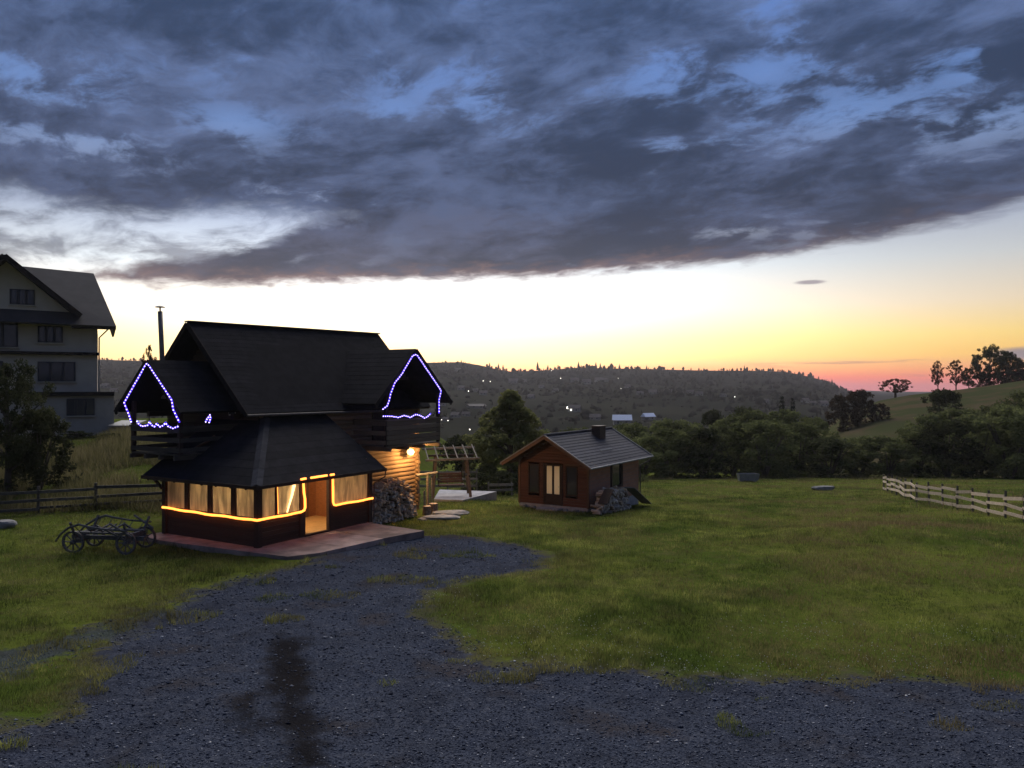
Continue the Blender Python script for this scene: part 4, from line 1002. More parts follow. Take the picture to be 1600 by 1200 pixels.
tr_ = thing('trough', 'grey metal trough standing at the far edge of the lawn', 'trough', p, .15)
w_ = .9
MB().add([(-w_, -.3, 0.08), (w_, -.3, .08), (w_ - .1, .3, .08), (-w_ + .1, .3, .08), (-w_ - .08, -.42, .72), (w_ + .08, -.42, .72), (w_, .42, .72), (-w_, .42, .72)], [(0, 3, 2, 1), (0, 1, 5, 4), (1, 2, 6, 5), (2, 3, 7, 6), (3, 0, 4, 7)]).build('basin', metal_edge, tr_)
for x in (-.6, .6): MB().box(x - .08, x + .08, -.3, .3, -.2, .08).build('foot', concrete, tr_)
for i in range(7):
    q = w2(-.35 + rnd.uniform(-.15, .1), .5 + i * .52 + rnd.uniform(-.1, .1))
    if 1.2 < .5 + i * .52 < 2.8: continue
    rock('stone', ['small rough stone at the right front corner of the small cabin', 'small rough stone under the right window of the small cabin', '', '', '', 'small rough stone under the left window of the small cabin', 'small rough stone at the left front corner of the small cabin'][i], 'stone', (q[0], q[1], tz(*q) + .06), .17, .13, .13, stone, rnd.uniform(0, 3), 'stones along the small cabin front', 60 + i)
# chopping stumps and log by the wall
for i, (px, dd, r_, h_) in enumerate(((667, 36.3, .2, .42), (677, 36.9, .22, .45))):
    p = at(px, dd); st = thing('chopping_stump', ['upright stump beside the firewood heap, nearest the post', 'upright stump beside the firewood heap, next to the stone slab'][i], 'stump', p)
    MB().tube([(0, 0, -.1), (0, 0, h_ * .5), (.01, 0, h_)], [r_ * 1.08, r_, r_ * .97], 12).build('trunk_piece', fire_bark, st); MB().tube([(.01, 0, h_), (.01, 0, h_ + .006)], r_ * .93, 12).build('cut_face', fire_end, st)

# ------------------------------------------------------------------ posts by the corner
p = at(668, 37.6); pt = thing('wooden_post', 'pale weathered post with crossbar at the log cabin corner', 'post', p, .3)
MB().tube([(0, 0, -.3), (.02, 0, .9), (0, .02, 1.75)], [.085, .075, .07], 8).build('upright', grey_wood, pt); MB().tube([(-.55, 0, 1.72), (.5, .05, 1.82)], .07, 8).build('crossbar', grey_wood, pt); MB().tube([(.22, .1, -.3), (.22, .1, 1.7)], .05, 8).build('upright', grey_wood, pt)

# ------------------------------------------------------------------ garden swing
swing_wood = mat('brown_swing_timber', (0.11, 0.075, 0.05), (0.18, 0.125, 0.085), 6, .8, .4, 16)
sg = thing('garden_swing', 'wooden garden swing bench under a slatted frame on the concrete pad', 'swing', (-3.35, 42.3, PADZ), R(14))
for x in (-.92, .92):
    for y in (-.62, .62): MB().bar((x * 1.12 + .12 * y, y * 1.2, 0), (x * .90, y * .35, 2.2 + .1 * y), .12, .11).build('leg', swing_wood, sg)
    MB().bar((x, -.55, 1.1), (x, .55, 1.1), .06, .10).build('cross_brace', wood_dark, sg)
for y, zz in ((-.72, 2.02), (.62, 2.52)): MB().bar((-1.5, y, zz), (1.45, y, zz + .06), .10, .11).build('top_rail', grey_wood, sg)
MB().bar((-1.3, 0, 2.2), (1.3, 0, 2.2), .1, .1).build('swing_beam', wood_dark, sg)
for k in range(6): x = -1.35 + k * .53; MB().bar((x, -.85, 2.06 + k * .01), (x, .78, 2.67 + k * .01), .06, .045).build('roof_slat', grey_wood, sg)
for k in range(4): MB().bar((-.7, -.32 + k * .13, .62), (.7, -.32 + k * .13, .62), .115, .03).build('seat_slat', trim_wood, sg)
for k in range(4): MB().bar((-.7, .24 + k * .035, .74 + k * .14), (.7, .24 + k * .035, .74 + k * .14), .03, .12).build('back_slat', trim_wood, sg)
for x in (-.66, .66):
    MB().bar((x, -.4, .58), (x, .28, .58), .06, .06).build('seat_frame', wood_dark, sg); MB().bar((x, .22, .58), (x, .36, 1.28), .05, .05).build('back_frame', wood_dark, sg); MB().bar((x, -.38, .88), (x, .28, .88), .05, .04).build('armrest', wood_dark, sg)
    for y in (-.34, .28): MB().tube([(x, y, .6), (x * 1.05, y * .3, 2.2)], .014, 5).build('chain', iron, sg)

# ------------------------------------------------------------------ fences
def fence(name, label, cat, pts, rails, m, post_h, spacing, rw, rh, group=None, sag=.03, post_m=None, pw=.09):
    base = Vector(pts[0]); f = thing(name, label, cat, base, 0, group)
    P = [Vector(p) - base for p in pts]
    for i in range(len(P) - 1):
        a, b = P[i], P[i + 1]; L = (b - a).length; n = max(1, round(L / spacing))
        prev = None
        for k in range(n + 1):
            q = a.lerp(b, k / n); wq = q + base; q.z = tz(wq.x, wq.y) - base.z
            if k < n or i == len(P) - 2:
                lean = Vector((rnd.uniform(-.05, .05), rnd.uniform(-.05, .05), 0))
                MB().bar(q - Vector((0, 0, .25)), q + lean + Vector((0, 0, post_h + rnd.uniform(-.06, .14))), pw, pw).build('post', post_m or m, f)
            if prev is not None:
                off = (q - prev).cross(Vector((0, 0, 1))).normalized() * (pw * .5 + rw * .5 + .004)
                if (off + base).length > base.length: off = -off
                for h in rails:
                    j0 = rnd.uniform(-sag, sag); j1 = rnd.uniform(-sag, sag)
                    d = (q - prev).normalized() * .08
                    MB().bar(prev + off - d * rnd.random() + Vector((0, 0, h + j0)), q + off * (1 + .35 * (k % 2)) + d * rnd.random() + Vector((0, 0, h + j1)), rw, rh * rnd.uniform(.85, 1.12)).build('rail', m, f)
            prev = q
    return f
fence('plank_fence', 'pale three rail plank fence running along the lawn below the bushes', 'fence', [at(1381, 57), at(1432, 45.5), at(1520, 39.5), at(1600, 34), at(1700, 29)], (.26, .62, .98), pale_wood, 1.18, 1.7, .035, .15, sag=.085, post_m=old_fence, pw=.075)
fence('rail_fence', 'old dark rail fence below the weedy bank by the plaster house', 'fence', [at(-60, 32), at(60, 33), at(150, 33.6), at(262, 34.6)], (.22, .58, .95), old_fence, 1.1, 2.6, .06, .12, sag=.04)
fence('board_fence', 'low grey board fence behind the garden swing', 'fence', [at(655, 50), at(745, 50)], (.7, 1.15, 1.6), grey_wood, 1.7, 2.0, .04, .14)
fence('board_fence', 'short grey board rails in the shrubs left of the small cabin', 'fence', [at(764, 50), at(800, 50.5)], (.45, .8), grey_wood, .9, 1.6, .04, .14)

# ------------------------------------------------------------------ old farm cart
cp = on_ground(172, 860)
ct = thing('farm_cart', 'old weathered four wheeled wooden cart standing on the grass', 'cart', (cp.x, cp.y, cp.z), R(-7))
def ring_mesh(R0, r, w, m, name):
    mb = MB(); n = 20
    for k in range(n):
        a = 2 * math.pi * k / n
        for rr, yy in ((R0, -w), (R0, w), (R0 - r, w), (R0 - r, -w)): mb.v.append((math.cos(a) * rr, yy, math.sin(a) * rr))
    for k in range(n):
        for j in range(4): mb.f.append((k * 4 + j, k * 4 + (j + 1) % 4, ((k + 1) % n) * 4 + (j + 1) % 4, ((k + 1) % n) * 4 + j))
    return mb.mesh(name, m)
WR = .36
rim_me = ring_mesh(WR, .055, .03, cart_wood, 'rim'); tyre_me = ring_mesh(WR + .012, .012, .034, iron, 'tyre')
hub_me = MB().tube([(0, -.12, 0), (0, -.06, 0), (0, .06, 0), (0, .1, 0)], [.05, .08, .08, .05], 10).mesh('hub', cart_wood)
spoke_me = MB().bar((0, 0, .05), (0, 0, WR - .04), .03, .035, (0, 1, 0)).mesh('spoke', cart_wood)
for (x, y, tilt) in ((-.95, -.52, .06), (-.95, .56, -.05), (.92, -.52, -.08), (.92, .56, .05)):
    w = link('wheel', rim_me, ct); w.location = (x, y, WR + .005); w.rotation_euler = (tilt, rnd.uniform(0, 1), tilt * 1.5)
    link('tyre', tyre_me, w); link('hub', hub_me, w)
    for k in range(8): s = link('spoke', spoke_me, w); s.rotation_euler = (0, k * math.pi / 4, 0)
for x in (-.95, .92):
    MB().bar((x, -.58, WR), (x, .62, WR), .1, .1).build('axle', cart_wood, ct); MB().bar((x, -.46, WR + .18), (x, .48, WR + .2), .12, .16).build('bolster', cart_wood, ct)
    for s in (-1, 1): MB().bar((x, s * .42, WR + .2), (x + .04, s * .72, WR + .68), .06, .06).build('stake', cart_wood, ct)
MB().bar((-1.35, 0, WR + .08), (1.25, .02, WR + .06), .13, .13).build('reach_beam', cart_wood, ct)
for s, zz in ((-1, 0), (1, .06)):
    MB().bar((-1.0, s * .33, WR + .30), (1.05, s * .33, WR + .28), .16, .05).build('bed_plank', cart_wood, ct)
    MB().tube([(-1.55, s * .55, .38 + zz), (-1.35, s * .6, .62 + zz), (-1.0, s * .68, .86 + zz), (-.62, s * .70, .98 + zz), (-.35, s * .70, .92 + zz), (.25, s * .70, .84 + zz), (1.05, s * .68, .80 + zz)], [.03, .035, .04, .04, .035, .032, .03], 7).build('side_pole', cart_wood, ct)
    MB().bar((.45, s * .66, 1.02 + zz), (1.18, s * .60, .60 + zz), .06, .05).build('ladder_rail', cart_wood, ct); MB().bar((.15, s * .5, .80 + zz * .5), (1.0, s * .42, .36), .06, .05).build('ladder_rail', cart_wood, ct)
    for k in range(5): t = k / 4; MB().tube([(-.8 + 1.6 * t, s * .36, WR + .3), (-.78 + 1.6 * t, s * .69, .92 - .08 * t + zz)], .014, 5).build('rung', cart_wood, ct)
for k in range(3): MB().bar((-.3 + k * .25, -.3, WR + .33), (-.22 + k * .22, .34, WR + .46), .07, .04).build('loose_board', cart_wood, ct)

# ------------------------------------------------------------------ trees and shrubs
def leaves(centres, radii_, counts, size, rng, flat=1.0):
    n = int(sum(counts)); idx = np.repeat(np.arange(len(centres)), counts)
    d = rng.normal(size=(n, 3)); d /= np.linalg.norm(d, axis=1)[:, None]
    rr = rng.random(n) ** .45
    P = centres[idx] + d * (rr * radii_[idx])[:, None] * np.array([1, 1, flat])
    nrm = d * .55 + rng.normal(size=(n, 3)) * .6; nrm /= np.linalg.norm(nrm, axis=1)[:, None]
    t = np.cross(nrm, rng.normal(size=(n, 3))); t /= np.linalg.norm(t, axis=1)[:, None] + 1e-9
    b = np.cross(nrm, t); s = size * rng.uniform(.6, 1.4, n)[:, None]
    V = np.stack([P - t * s, P - b * s * .55, P + t * s, P + b * s * .55], 1).reshape(-1, 3)
    return V, np.arange(4 * n).reshape(n, 4)
def bush_kind(seed, leaf, n_leaf=4200, size=.13, shape='bush'):
    """unit-size plant, 1 high and about 1 wide: returns (crown mesh, trunk mesh)"""
    rng = np.random.default_rng(seed); C_ = []; Rd = []; tr = MB(); S_ = 1.0
    if shape == 'bush':
        for k in range(80):
            a = rng.uniform(0, 6.28); h = rng.random() ** .8; w = .46 * math.sqrt(max(0.02, 1 - (max(0, h - .35) / .68) ** 2)) * (.85 + .3 * rng.random())
            r0 = w * math.sqrt(rng.random()); C_.append((r0 * math.cos(a), r0 * math.sin(a), -.02 + h * .90)); Rd.append(rng.uniform(.05, .12))
        for k in range(7):
            a = rng.uniform(0, 6.28); tr.tube([(0, 0, -.08), (.09 * math.cos(a), .09 * math.sin(a), .3), (.24 * math.cos(a), .24 * math.sin(a), .68)], [.018, .012, .005], 5)
    elif shape == 'tree':
        for k in range(120):
            a = rng.uniform(0, 6.28); h = rng.random(); w = .44 * math.sin(math.pi * (.12 + .80 * h)) ** .7
            r0 = w * rng.random() ** .45; C_.append((r0 * math.cos(a), r0 * math.sin(a), .27 + h * .68)); Rd.append(rng.uniform(.035, .085))
        tr.tube([(0, 0, -.08), (.01, 0, .3), (-.01, .01, .62), (0, 0, .9)], [.034, .026, .016, .004], 7)
        for k in range(12):
            c = C_[k * 3]; z0 = c[2] * .62; tr.tube([(0, 0, z0), (c[0] * .5, c[1] * .5, z0 + (c[2] - z0) * .6), c], [.013, .009, .003], 5)
    elif shape == 'tall':
        for k in range(330):
            a = rng.uniform(0, 6.28); h = rng.random() ** 1.1; w = .34 * min(1.0, (1 - h) * 1.75) ** .9 * (.85 + .25 * math.sin(a * 2 + h * 9)) + .006
            r0 = w * rng.random() ** .4; C_.append((r0 * math.cos(a), r0 * math.sin(a), .05 + h * .9)); Rd.append(rng.uniform(.025, .060))
        tr.tube([(0, 0, -.06), (0, 0, .5), (.01, 0, .93)], [.03, .02, .004], 7)
        for k in range(12):
            c = C_[k * 3]; z0 = c[2] * .7; tr.tube([(0, 0, z0), (c[0] * .6, c[1] * .6, z0 + (c[2] - z0) * .7), c], [.010, .007, .003], 5)
    elif shape == 'sparse':
        for k in range(80):
            a = rng.uniform(0, 6.28); h = rng.random(); w = .36 * math.sin(math.pi * (.15 + .78 * h))
            r0 = w * rng.random() ** .4; C_.append((r0 * math.cos(a), r0 * math.sin(a), .34 + h * .62)); Rd.append(rng.uniform(.025, .06))
        tr.tube([(0, 0, -.08), (.02, 0, .35), (-.01, .01, .65), (.01, 0, .95)], [.026, .02, .012, .003], 7)
        for k in range(24):
            c = C_[k]; z0 = c[2] * .65; tr.tube([(0, 0, z0), (c[0] * .5, c[1] * .5, z0 + (c[2] - z0) * .55), c], [.011, .008, .003], 5)
    elif shape == 'round':
        for k in range(110):
            a = rng.uniform(0, 6.28); h = rng.random(); w = .62 * math.sqrt(max(0, 1 - (2 * h - 1) ** 2) + .04)
            r0 = w * rng.random() ** .4; C_.append((r0 * math.cos(a), r0 * math.sin(a), .34 + h * .58)); Rd.append(rng.uniform(.035, .08))
        tr.tube([(0, 0, -.08), (0, 0, .3), (.02, 0, .5)], [.05, .04, .03], 7)
        for k in range(14):
            c = C_[k * 2]; tr.tube([(0, 0, .28), (c[0] * .5, c[1] * .5, .45), c], [.02, .012, .004], 5)
    elif shape == 'conifer':
        for k in range(15):
            h = k / 15; w = .24 * (1 - h) + .012; m_ = max(3, int(9 * (1 - h)))
            for j in range(m_):
                a = 6.28 * j / m_ + rng.uniform(-.3, .3); C_.append((w * .7 * math.cos(a), w * .7 * math.sin(a), .08 + h * .9 - .02)); Rd.append(.03 + .07 * (1 - h))
        tr.tube([(0, 0, -.06), (0, 0, .5), (0, 0, .97)], [.025, .016, .002], 7)
    C_ = np.array(C_); Rd = np.array(Rd); cnt = (n_leaf * Rd ** 2 / (Rd ** 2).sum()).astype(int) + 4
    V, F_ = leaves(C_, Rd, cnt, size, rng, .85 if shape != 'conifer' else .6)
    return np_mesh('crown', V, F_, leaf), tr.mesh('trunk', bark)
SP = {'w': [bush_kind(s, leaf_willow, 8000, .019) for s in (1, 2, 3, 4)], 'd': [bush_kind(s, leaf_dark, 4200, .026) for s in (5, 6)], 't': [bush_kind(s, leaf_dark, 8000, .017, 'tree') for s in (7, 8)],
      'W': [bush_kind(9, leaf_tall, 28000, .0125, 'tall')], 'r': [bush_kind(11, leaf_brown, 6000, .018, 'round')], 's': [bush_kind(s, leaf_brown, 3600, .015, 'sparse') for s in (13, 14)],
      'c': [bush_kind(15, leaf_conifer, 3000, .022, 'conifer')], 'b': [bush_kind(s, leaf_brown, 4200, .026) for s in (17, 18)], 'D': [bush_kind(21, leaf_dark, 14000, .012, 'tree')]}
cntr = {}
def plant(name, label, cat, px, depth, top, wpx, kind, group=None, base_z=None, sink=0.0):
    p = at(px, depth)
    if base_z is not None: p.z = base_z
    p.z -= sink
    h = CAM_H + (602 - top) / FPX * depth - p.z; w = wpx / FPX * depth
    i = cntr.get(kind, 0); cntr[kind] = i + 1; cr, tk = SP[kind][i % len(SP[kind])]
    t = thing(name, label, cat, p, rnd.uniform(0, 6.28), group)
    ratio = {'w': .98, 'd': .98, 't': .9, 'W': .68, 'r': 1.25, 's': .8, 'c': .5, 'b': .98, 'D': .9}[kind]
    for nm, me in (('crown', cr), ('trunk', tk)):
        o = link(nm, me, t); o.scale = (w / ratio, w / ratio, h)
    return t
ORD = ['first', 'second', 'third', 'fourth', 'fifth', 'sixth', 'seventh', 'eighth', 'ninth', 'tenth', 'eleventh', 'twelfth', 'thirteenth', 'fourteenth', 'fifteenth', 'sixteenth', 'seventeenth', 'eighteenth', 'nineteenth', 'twentieth']
front = [(1003, 78, 676, 110), (1050, 80, 662, 115), (1098, 79, 662, 110), (1146, 82, 655, 120), (1195, 80, 650, 120), (1248, 83, 654, 120), (1296, 80, 680, 110), (1342, 82, 676, 115), (1388, 80, 678, 110), (1432, 82, 664, 115), (1480, 80, 650, 120), (1530, 82, 640, 125), (1580, 79, 624, 130), (1632, 80, 606, 140)]
for i, (px, d, top, w) in enumerate(front):
    plant('willow_bush', f'leafy green willow bush, {ORD[i]} from the small cabin in the row behind the lawn', 'bush', px, d, top, w, 'w' if i % 4 != 2 else 'd', 'willow row behind the lawn')
back = [(985, 100, 655, 95), (1030, 98, 648, 100), (1072, 97, 650, 90), (1135, 99, 645, 100), (1180, 100, 634, 100), (1225, 98, 632, 100), (1272, 99, 645, 80), (1448, 99, 642, 90), (1500, 100, 632, 110), (1555, 98, 624, 110), (1610, 100, 602, 130)]
for i, (px, d, top, w) in enumerate(back):
    plant('willow_bush', f'taller willow bush showing above the row, {ORD[i]} of those from the small cabin', 'bush', px, d, top, w, 'w', 'willows behind the row')
plant('round_bush', 'dark rounded tree rising above the willow row behind the small cabin roof', 'tree', 1114, 112, 635, 56, 'd')
plant('round_bush', 'dark broad tree rising above the willows left of the two spruces', 'tree', 1163, 118, 628, 70, 'd')
plant('spruce_tree', 'dark pointed spruce above the willows, left one of the pair', 'tree', 1222, 130, 611, 28, 'c', 'pair of spruces above the willows')
plant('spruce_tree', 'dark pointed spruce above the willows, right one of the pair', 'tree', 1238, 132, 614, 26, 'c', 'pair of spruces above the willows')
plant('dark_tree', 'dark dense tree behind the willows below the lone hillside trees', 'tree', 1474, 118, 603, 80, 'd')
plant('poplar_tree', 'tall green tree between the log cabin and the small cabin', 'tree', 797, 60, 606, 150, 'W')
plant('willow_bush', 'low green bush behind the left eave of the small cabin', 'bush', 846, 62, 668, 90, 'w')
plant('willow_bush', 'green bush behind the small cabin ridge', 'bush', 905, 70, 662, 110, 'w')
plant('willow_bush', 'green bush behind the small cabin chimney', 'bush', 962, 72, 664, 100, 'w')
plant('shrub', 'dark round shrub behind the top of the garden swing', 'shrub', 722, 75, 674, 90, 'd')
plant('shrub', 'dark low shrub right of the garden swing', 'shrub', 748, 52, 736, 60, 'd')
plant('shrub', 'dark low shrub against the small cabin left wall', 'shrub', 786, 52, 732, 50, 'd')
# hillside on the right
plant('lone_tree', 'round spreading tree silhouetted at the foot of the right hillside', 'tree', 1399, 200, 590, 52, 'r')
plant('hedge_bush', 'brown bush cluster on the hillside, its left half', 'bush', 1318, 150, 612, 60, 'b')
plant('hedge_bush', 'brown bush cluster on the hillside, its tallest middle', 'bush', 1343, 152, 604, 58, 'b')
plant('hedge_bush', 'low brown bush at the right end of the hillside cluster', 'bush', 1372, 150, 628, 40, 'b')
for i, (px, top, w, k, lab) in enumerate(((1465, 563, 26, 's', 'thin bare looking tree on the hill crest, leftmost of the silhouettes'), (1494, 561, 34, 's', 'two stemmed leafy tree on the hill crest, second of the silhouettes'), (1514, 574, 24, 't', 'small dark tree on the hill crest left of the largest tree'), (1546, 537, 52, 't', 'largest dark tree on the right hill crest'), (1576, 547, 34, 't', 'dark tree on the hill crest just right of the largest'), (1598, 558, 40, 't', 'dark tree on the hill crest at the right picture edge'), (1534, 580, 34, 'b', 'low dark bush under the largest crest tree'), (1622, 556, 50, 't', 'dark tree cut by the right picture edge'), (1562, 578, 40, 'b', 'low dark bush on the crest below the second largest tree'), (1592, 574, 46, 'b', 'broad dark bush on the crest at the right picture edge'))):
    plant('crest_tree', lab, 'tree', px, 204, top, w, k, 'trees on the right hill crest')
# left side
plant('garden_tree', 'dark leafy tree in front of the plaster house at the left edge', 'tree', 12, 36, 560, 150, 'D')
plant('garden_tree', 'dark bush spreading under the leafy tree at the left edge', 'bush', 62, 37, 632, 110, 'd')
for i, (px, d, top, w, lab) in enumerate(((118, 51, 672, 60, 'dark shrub at the foot of the plaster house, under its lowest window'), (175, 50, 676, 50, 'dark shrub between the plaster house and the shed'), (70, 49, 690, 50, 'dark shrub on the bank beside the leafy tree'), (225, 52, 690, 60, 'dark shrub behind the balcony of the log cabin'))):
    plant('shrub', lab, 'shrub', px, d, top, w, 'd')
plant('bare_tree', 'small sparse tree glowing against the sunset beside the stove pipe', 'tree', 233, 70, 538, 30, 's')

# ------------------------------------------------------------------ grass, weeds and gravel
def blocked(x, y):
    ax = x - CX; ay = y - CY; a = ax * cA + ay * sA; b = -ax * sA + ay * cA
    m = (a > -.9) & (a < 5.6) & (b > -2.4 - .06 * a) & (b < 5.2) | (a > 0) & (a < 12.4) & (b > 0.3) & (b < 8.7) & ~((a > 5.7) & (b < 1.3))
    c, s = math.cos(1.011), math.sin(1.011); u = (x - 3.86) * c + (y - 38.83) * s; v = -(x - 3.86) * s + (y - 38.83) * c
    m |= (u > -.05) & (u < 6.4) & (v > -.05) & (v < 4.15)
    m |= (x > -4.3) & (x < -.85) & (y > 40.6) & (y < 44.8) & (poly_sd(np.stack([x, y], 1), [(-4.2, 44.74), (-4.15, 40.95), (-2.58, 40.6), (-.87, 43.93)]) > 0)
    return m
def blades(n, rmin, rmax, amin, amax, hgt, wid, keep, seed, m, name, pw=1.35):
    rng = np.random.default_rng(seed)
    r = rmin * (rmax / rmin) ** (rng.random(n) ** (1 / pw)); a = np.radians(rng.uniform(amin, amax, n))
    x = r * np.sin(a); y = r * np.cos(a)
    k = keep(x, y, rng) & ~blocked(x, y); x, y, r = x[k], y[k], r[k]; n = len(x)
    z = terrain(x, y)
    h = hgt(x, y, r) * rng.uniform(.45, 1.3, n); w = wid * (r / 14) ** .55 * rng.uniform(.6, 1.4, n)
    t = rng.uniform(0, 6.28, n); lean = rng.uniform(0, .75, n) * h; la = rng.uniform(0, 6.28, n)
    bx_, by_ = np.cos(t) * w, np.sin(t) * w
    V = np.stack([np.stack([x - bx_, y - by_, z - .01], 1), np.stack([x + bx_, y + by_, z - .01], 1), np.stack([x + np.cos(la) * lean, y + np.sin(la) * lean, z + h], 1)], 1).reshape(-1, 3)
    return np_mesh(name, V, np.arange(3 * n).reshape(n, 3), m)
PATCHES = [(on_ground(px_i, py_i), rx_i, ry_i) for px_i, py_i, rx_i, ry_i in ((1480, 1136, .42, .26), (1090, 1072, .62, .30), (1195, 1092, .22, .16), (606, 1068, .22, .14), (1560, 1104, .55, .26), (520, 930, .8, .5), (625, 908, .9, .6), (100, 1050, .8, .5), (50, 1105, .7, .35), (10, 1168, .35, .25), (850, 1048, .5, .2), (1320, 1068, .6, .25), (430, 935, .5, .4), (300, 965, .8, .5))]
def keep_grass(x, y, rng):
    g, t, k = ground_masks(x, y)
    j = (vnoise(x, y, .9, 3) - .5) * 1.5 + (vnoise(x, y, 3.1, 4) - .5) * .9
    on = (g + j) < -.02
    thin_ = (t + j) > .1
    on &= ~thin_ | (vnoise(x, y, 1.7, 8) > .62)
    patch = (g > .3) & (vnoise(x, y, .55, 21) > .865) & (vnoise(x, y, 2.3, 22) > .35) & (k < -.1)
    for (c_, rx_, ry_) in PATCHES:
        q_ = ((x - c_.x) / rx_) ** 2 + ((y - c_.y) / ry_) ** 2 + (vnoise(x, y, 4.0, 51) - .5) * 1.4
        patch |= (q_ < .8) & (rng.random(len(x)) < .75)
    dens = .45 + .55 * vnoise(x, y, .27, 6) + .5 * (vnoise(x, y, 1.6, 7) - .5)
    return (on & (rng.random(len(x)) < dens)) | patch
lawn = link('lawn_grass', blades(900000, 9.0, 85.0, -37, 37, lambda x, y, r: .04 + .10 * vnoise(x, y, .45, 5) ** 2 + .11 * vnoise(x, y, 1.7, 15) ** 3 + .02 * (r > 30), .0052, keep_grass, 31, grass_mat, 'lawn_grass'))
tag(lawn, 'short green grass of the lawn and yard edges', 'grass', kind='stuff')
def keep_weed(x, y, rng):
    left = (x < -14.5) & (y > 33) & (y < 54); far = (y > 66) & (y < 84) & (x > 0); fe = (x > 20) & (y > 33) & (y < 60) & (vnoise(x, y, .5, 9) > .75) & (rng.random(len(x)) < .15)
    edge = np.zeros(len(x), bool)
    return (left & (vnoise(x, y, .4, 12) > .38)) | (far & (vnoise(x, y, .35, 13) > .55) & (y > 73)) | fe
weeds = link('tall_weeds', blades(420000, 30.0, 86.0, -38, 40, lambda x, y, r: np.where(x < 0, .30 + .55 * vnoise(x, y, .5, 14), .12 + .3 * vnoise(x, y, .5, 14)), .010, keep_weed, 37, weed_mat, 'tall_weeds', 1.1))
tag(weeds, 'tall dry weeds on the bank and along the lawn edges', 'weeds', kind='stuff')
tuft = link('grass_tufts', blades(150000, 10.0, 60.0, -37, 37, lambda x, y, r: .13 + .10 * vnoise(x, y, .8, 25), .0060, lambda x, y, rng: keep_grass(x, y, rng) & (vnoise(x, y, 2.1, 23) * vnoise(x, y, .33, 24) > .42), 33, grass_mat, 'grass_tufts'))
tag(tuft, 'longer tufts of grass standing out of the lawn', 'grass', kind='stuff')
# small white clover heads along the lawn edge
rng = np.random.default_rng(5); cl = []; cf = []
E_ = gp([(660, 940), (720, 1000), (800, 1030), (950, 1030), (1080, 1050), (1200, 1055), (1400, 1040), (1500, 1000), (1250, 990), (900, 990)])
while len(cl) < 900 * 6:
    e = E_[rng.integers(len(E_))]; x = e[0] + rng.normal() * .8; y = e[1] + rng.normal() * .6
    z = tz(x, y) + rng.uniform(.05, .1); s = rng.uniform(.007, .013); b0 = len(cl)
    cl += [(x + s, y, z), (x - s, y, z), (x, y + s, z), (x, y - s, z), (x, y, z + s), (x, y, z - s)]
    cf += [(b0 + i, b0 + j, b0 + k) for i, j, k in ((0, 2, 4), (2, 1, 4), (1, 3, 4), (3, 0, 4), (2, 0, 5), (1, 2, 5), (3, 1, 5), (0, 3, 5))]
clov = link('clover_heads', np_mesh('clover_heads', np.array(cl), np.array(cf), mat('clover_white', (.55, .54, .50), None)))
tag(clov, 'tiny white clover heads dotted along the lawn edge', 'clover', kind='stuff')
# gravel
ns = 85000
r = 9.3 * (32 / 9.3) ** (rng.random(ns) ** 1.5); a = np.radians(rng.uniform(-37, 37, ns)); x = r * np.sin(a); y = r * np.cos(a)
g, t, k = ground_masks(x, y); j = (vnoise(x, y, .9, 3) - .5) * 1.5
kp = (((g + j) > .0) | ((t + j) > .2) & (rng.random(ns) < .6)) & ~blocked(x, y) & ((k < 0.02) | (rng.random(ns) < .35))
x, y, r = x[kp], y[kp], r[kp]; ns = len(x)
s = .0105 * np.exp(np.clip(rng.normal(size=ns) * .45, -1.2, 1.0)) * (r / 12) ** .6
big_ = rng.random(ns) < .012; s[big_] *= 1.7
base = np.array([(1, 0, 0), (-1, 0, 0), (0, 1, 0), (0, -1, 0), (0, 0, .75), (0, 0, -.6)], float)
V = base[None] * rng.uniform(.55, 1.35, (ns, 6, 1)) + rng.normal(size=(ns, 6, 3)) * .16
ang = rng.uniform(0, 6.28, ns); ca_, sa_ = np.cos(ang)[:, None], np.sin(ang)[:, None]
Vx = V[:, :, 0] * ca_ - V[:, :, 1] * sa_; Vy = V[:, :, 0] * sa_ + V[:, :, 1] * ca_
V = np.stack([Vx * 1.25, Vy, V[:, :, 2] * .7], 2) * s[:, None, None] + np.stack([x, y, terrain(x, y) + s * .25], 1)[:, None, :]
tri = np.array([(0, 2, 4), (2, 1, 4), (1, 3, 4), (3, 0, 4), (2, 0, 5), (1, 2, 5), (3, 1, 5), (0, 3, 5)])
Fg = (np.arange(ns)[:, None, None] * 6 + tri[None]).reshape(-1, 3)
pm = bpy.data.materials.new('gravel_stones'); pm.use_nodes = True
Tp = NT(pm.node_tree); pb = pm.node_tree.nodes['Principled BSDF']; gp_ = Tp.n('ShaderNodeNewGeometry')
pm.node_tree.links.new(Tp.ramp(gp_.outputs['Random Per Island'], [(0, (.012, .015, .026)), (.45, (.050, .058, .082)), (.78, (.10, .112, .145)), (.95, (.19, .20, .235)), (1.0, (.48, .48, .49))]), pb.inputs['Base Color']); pb.inputs['Roughness'].default_value = .9; pb.inputs['Specular IOR Level'].default_value = .08
grv = link('gravel', np_mesh('gravel', V.reshape(-1, 3), Fg, pm)); tag(grv, 'loose blue grey gravel covering the yard', 'gravel', kind='stuff')

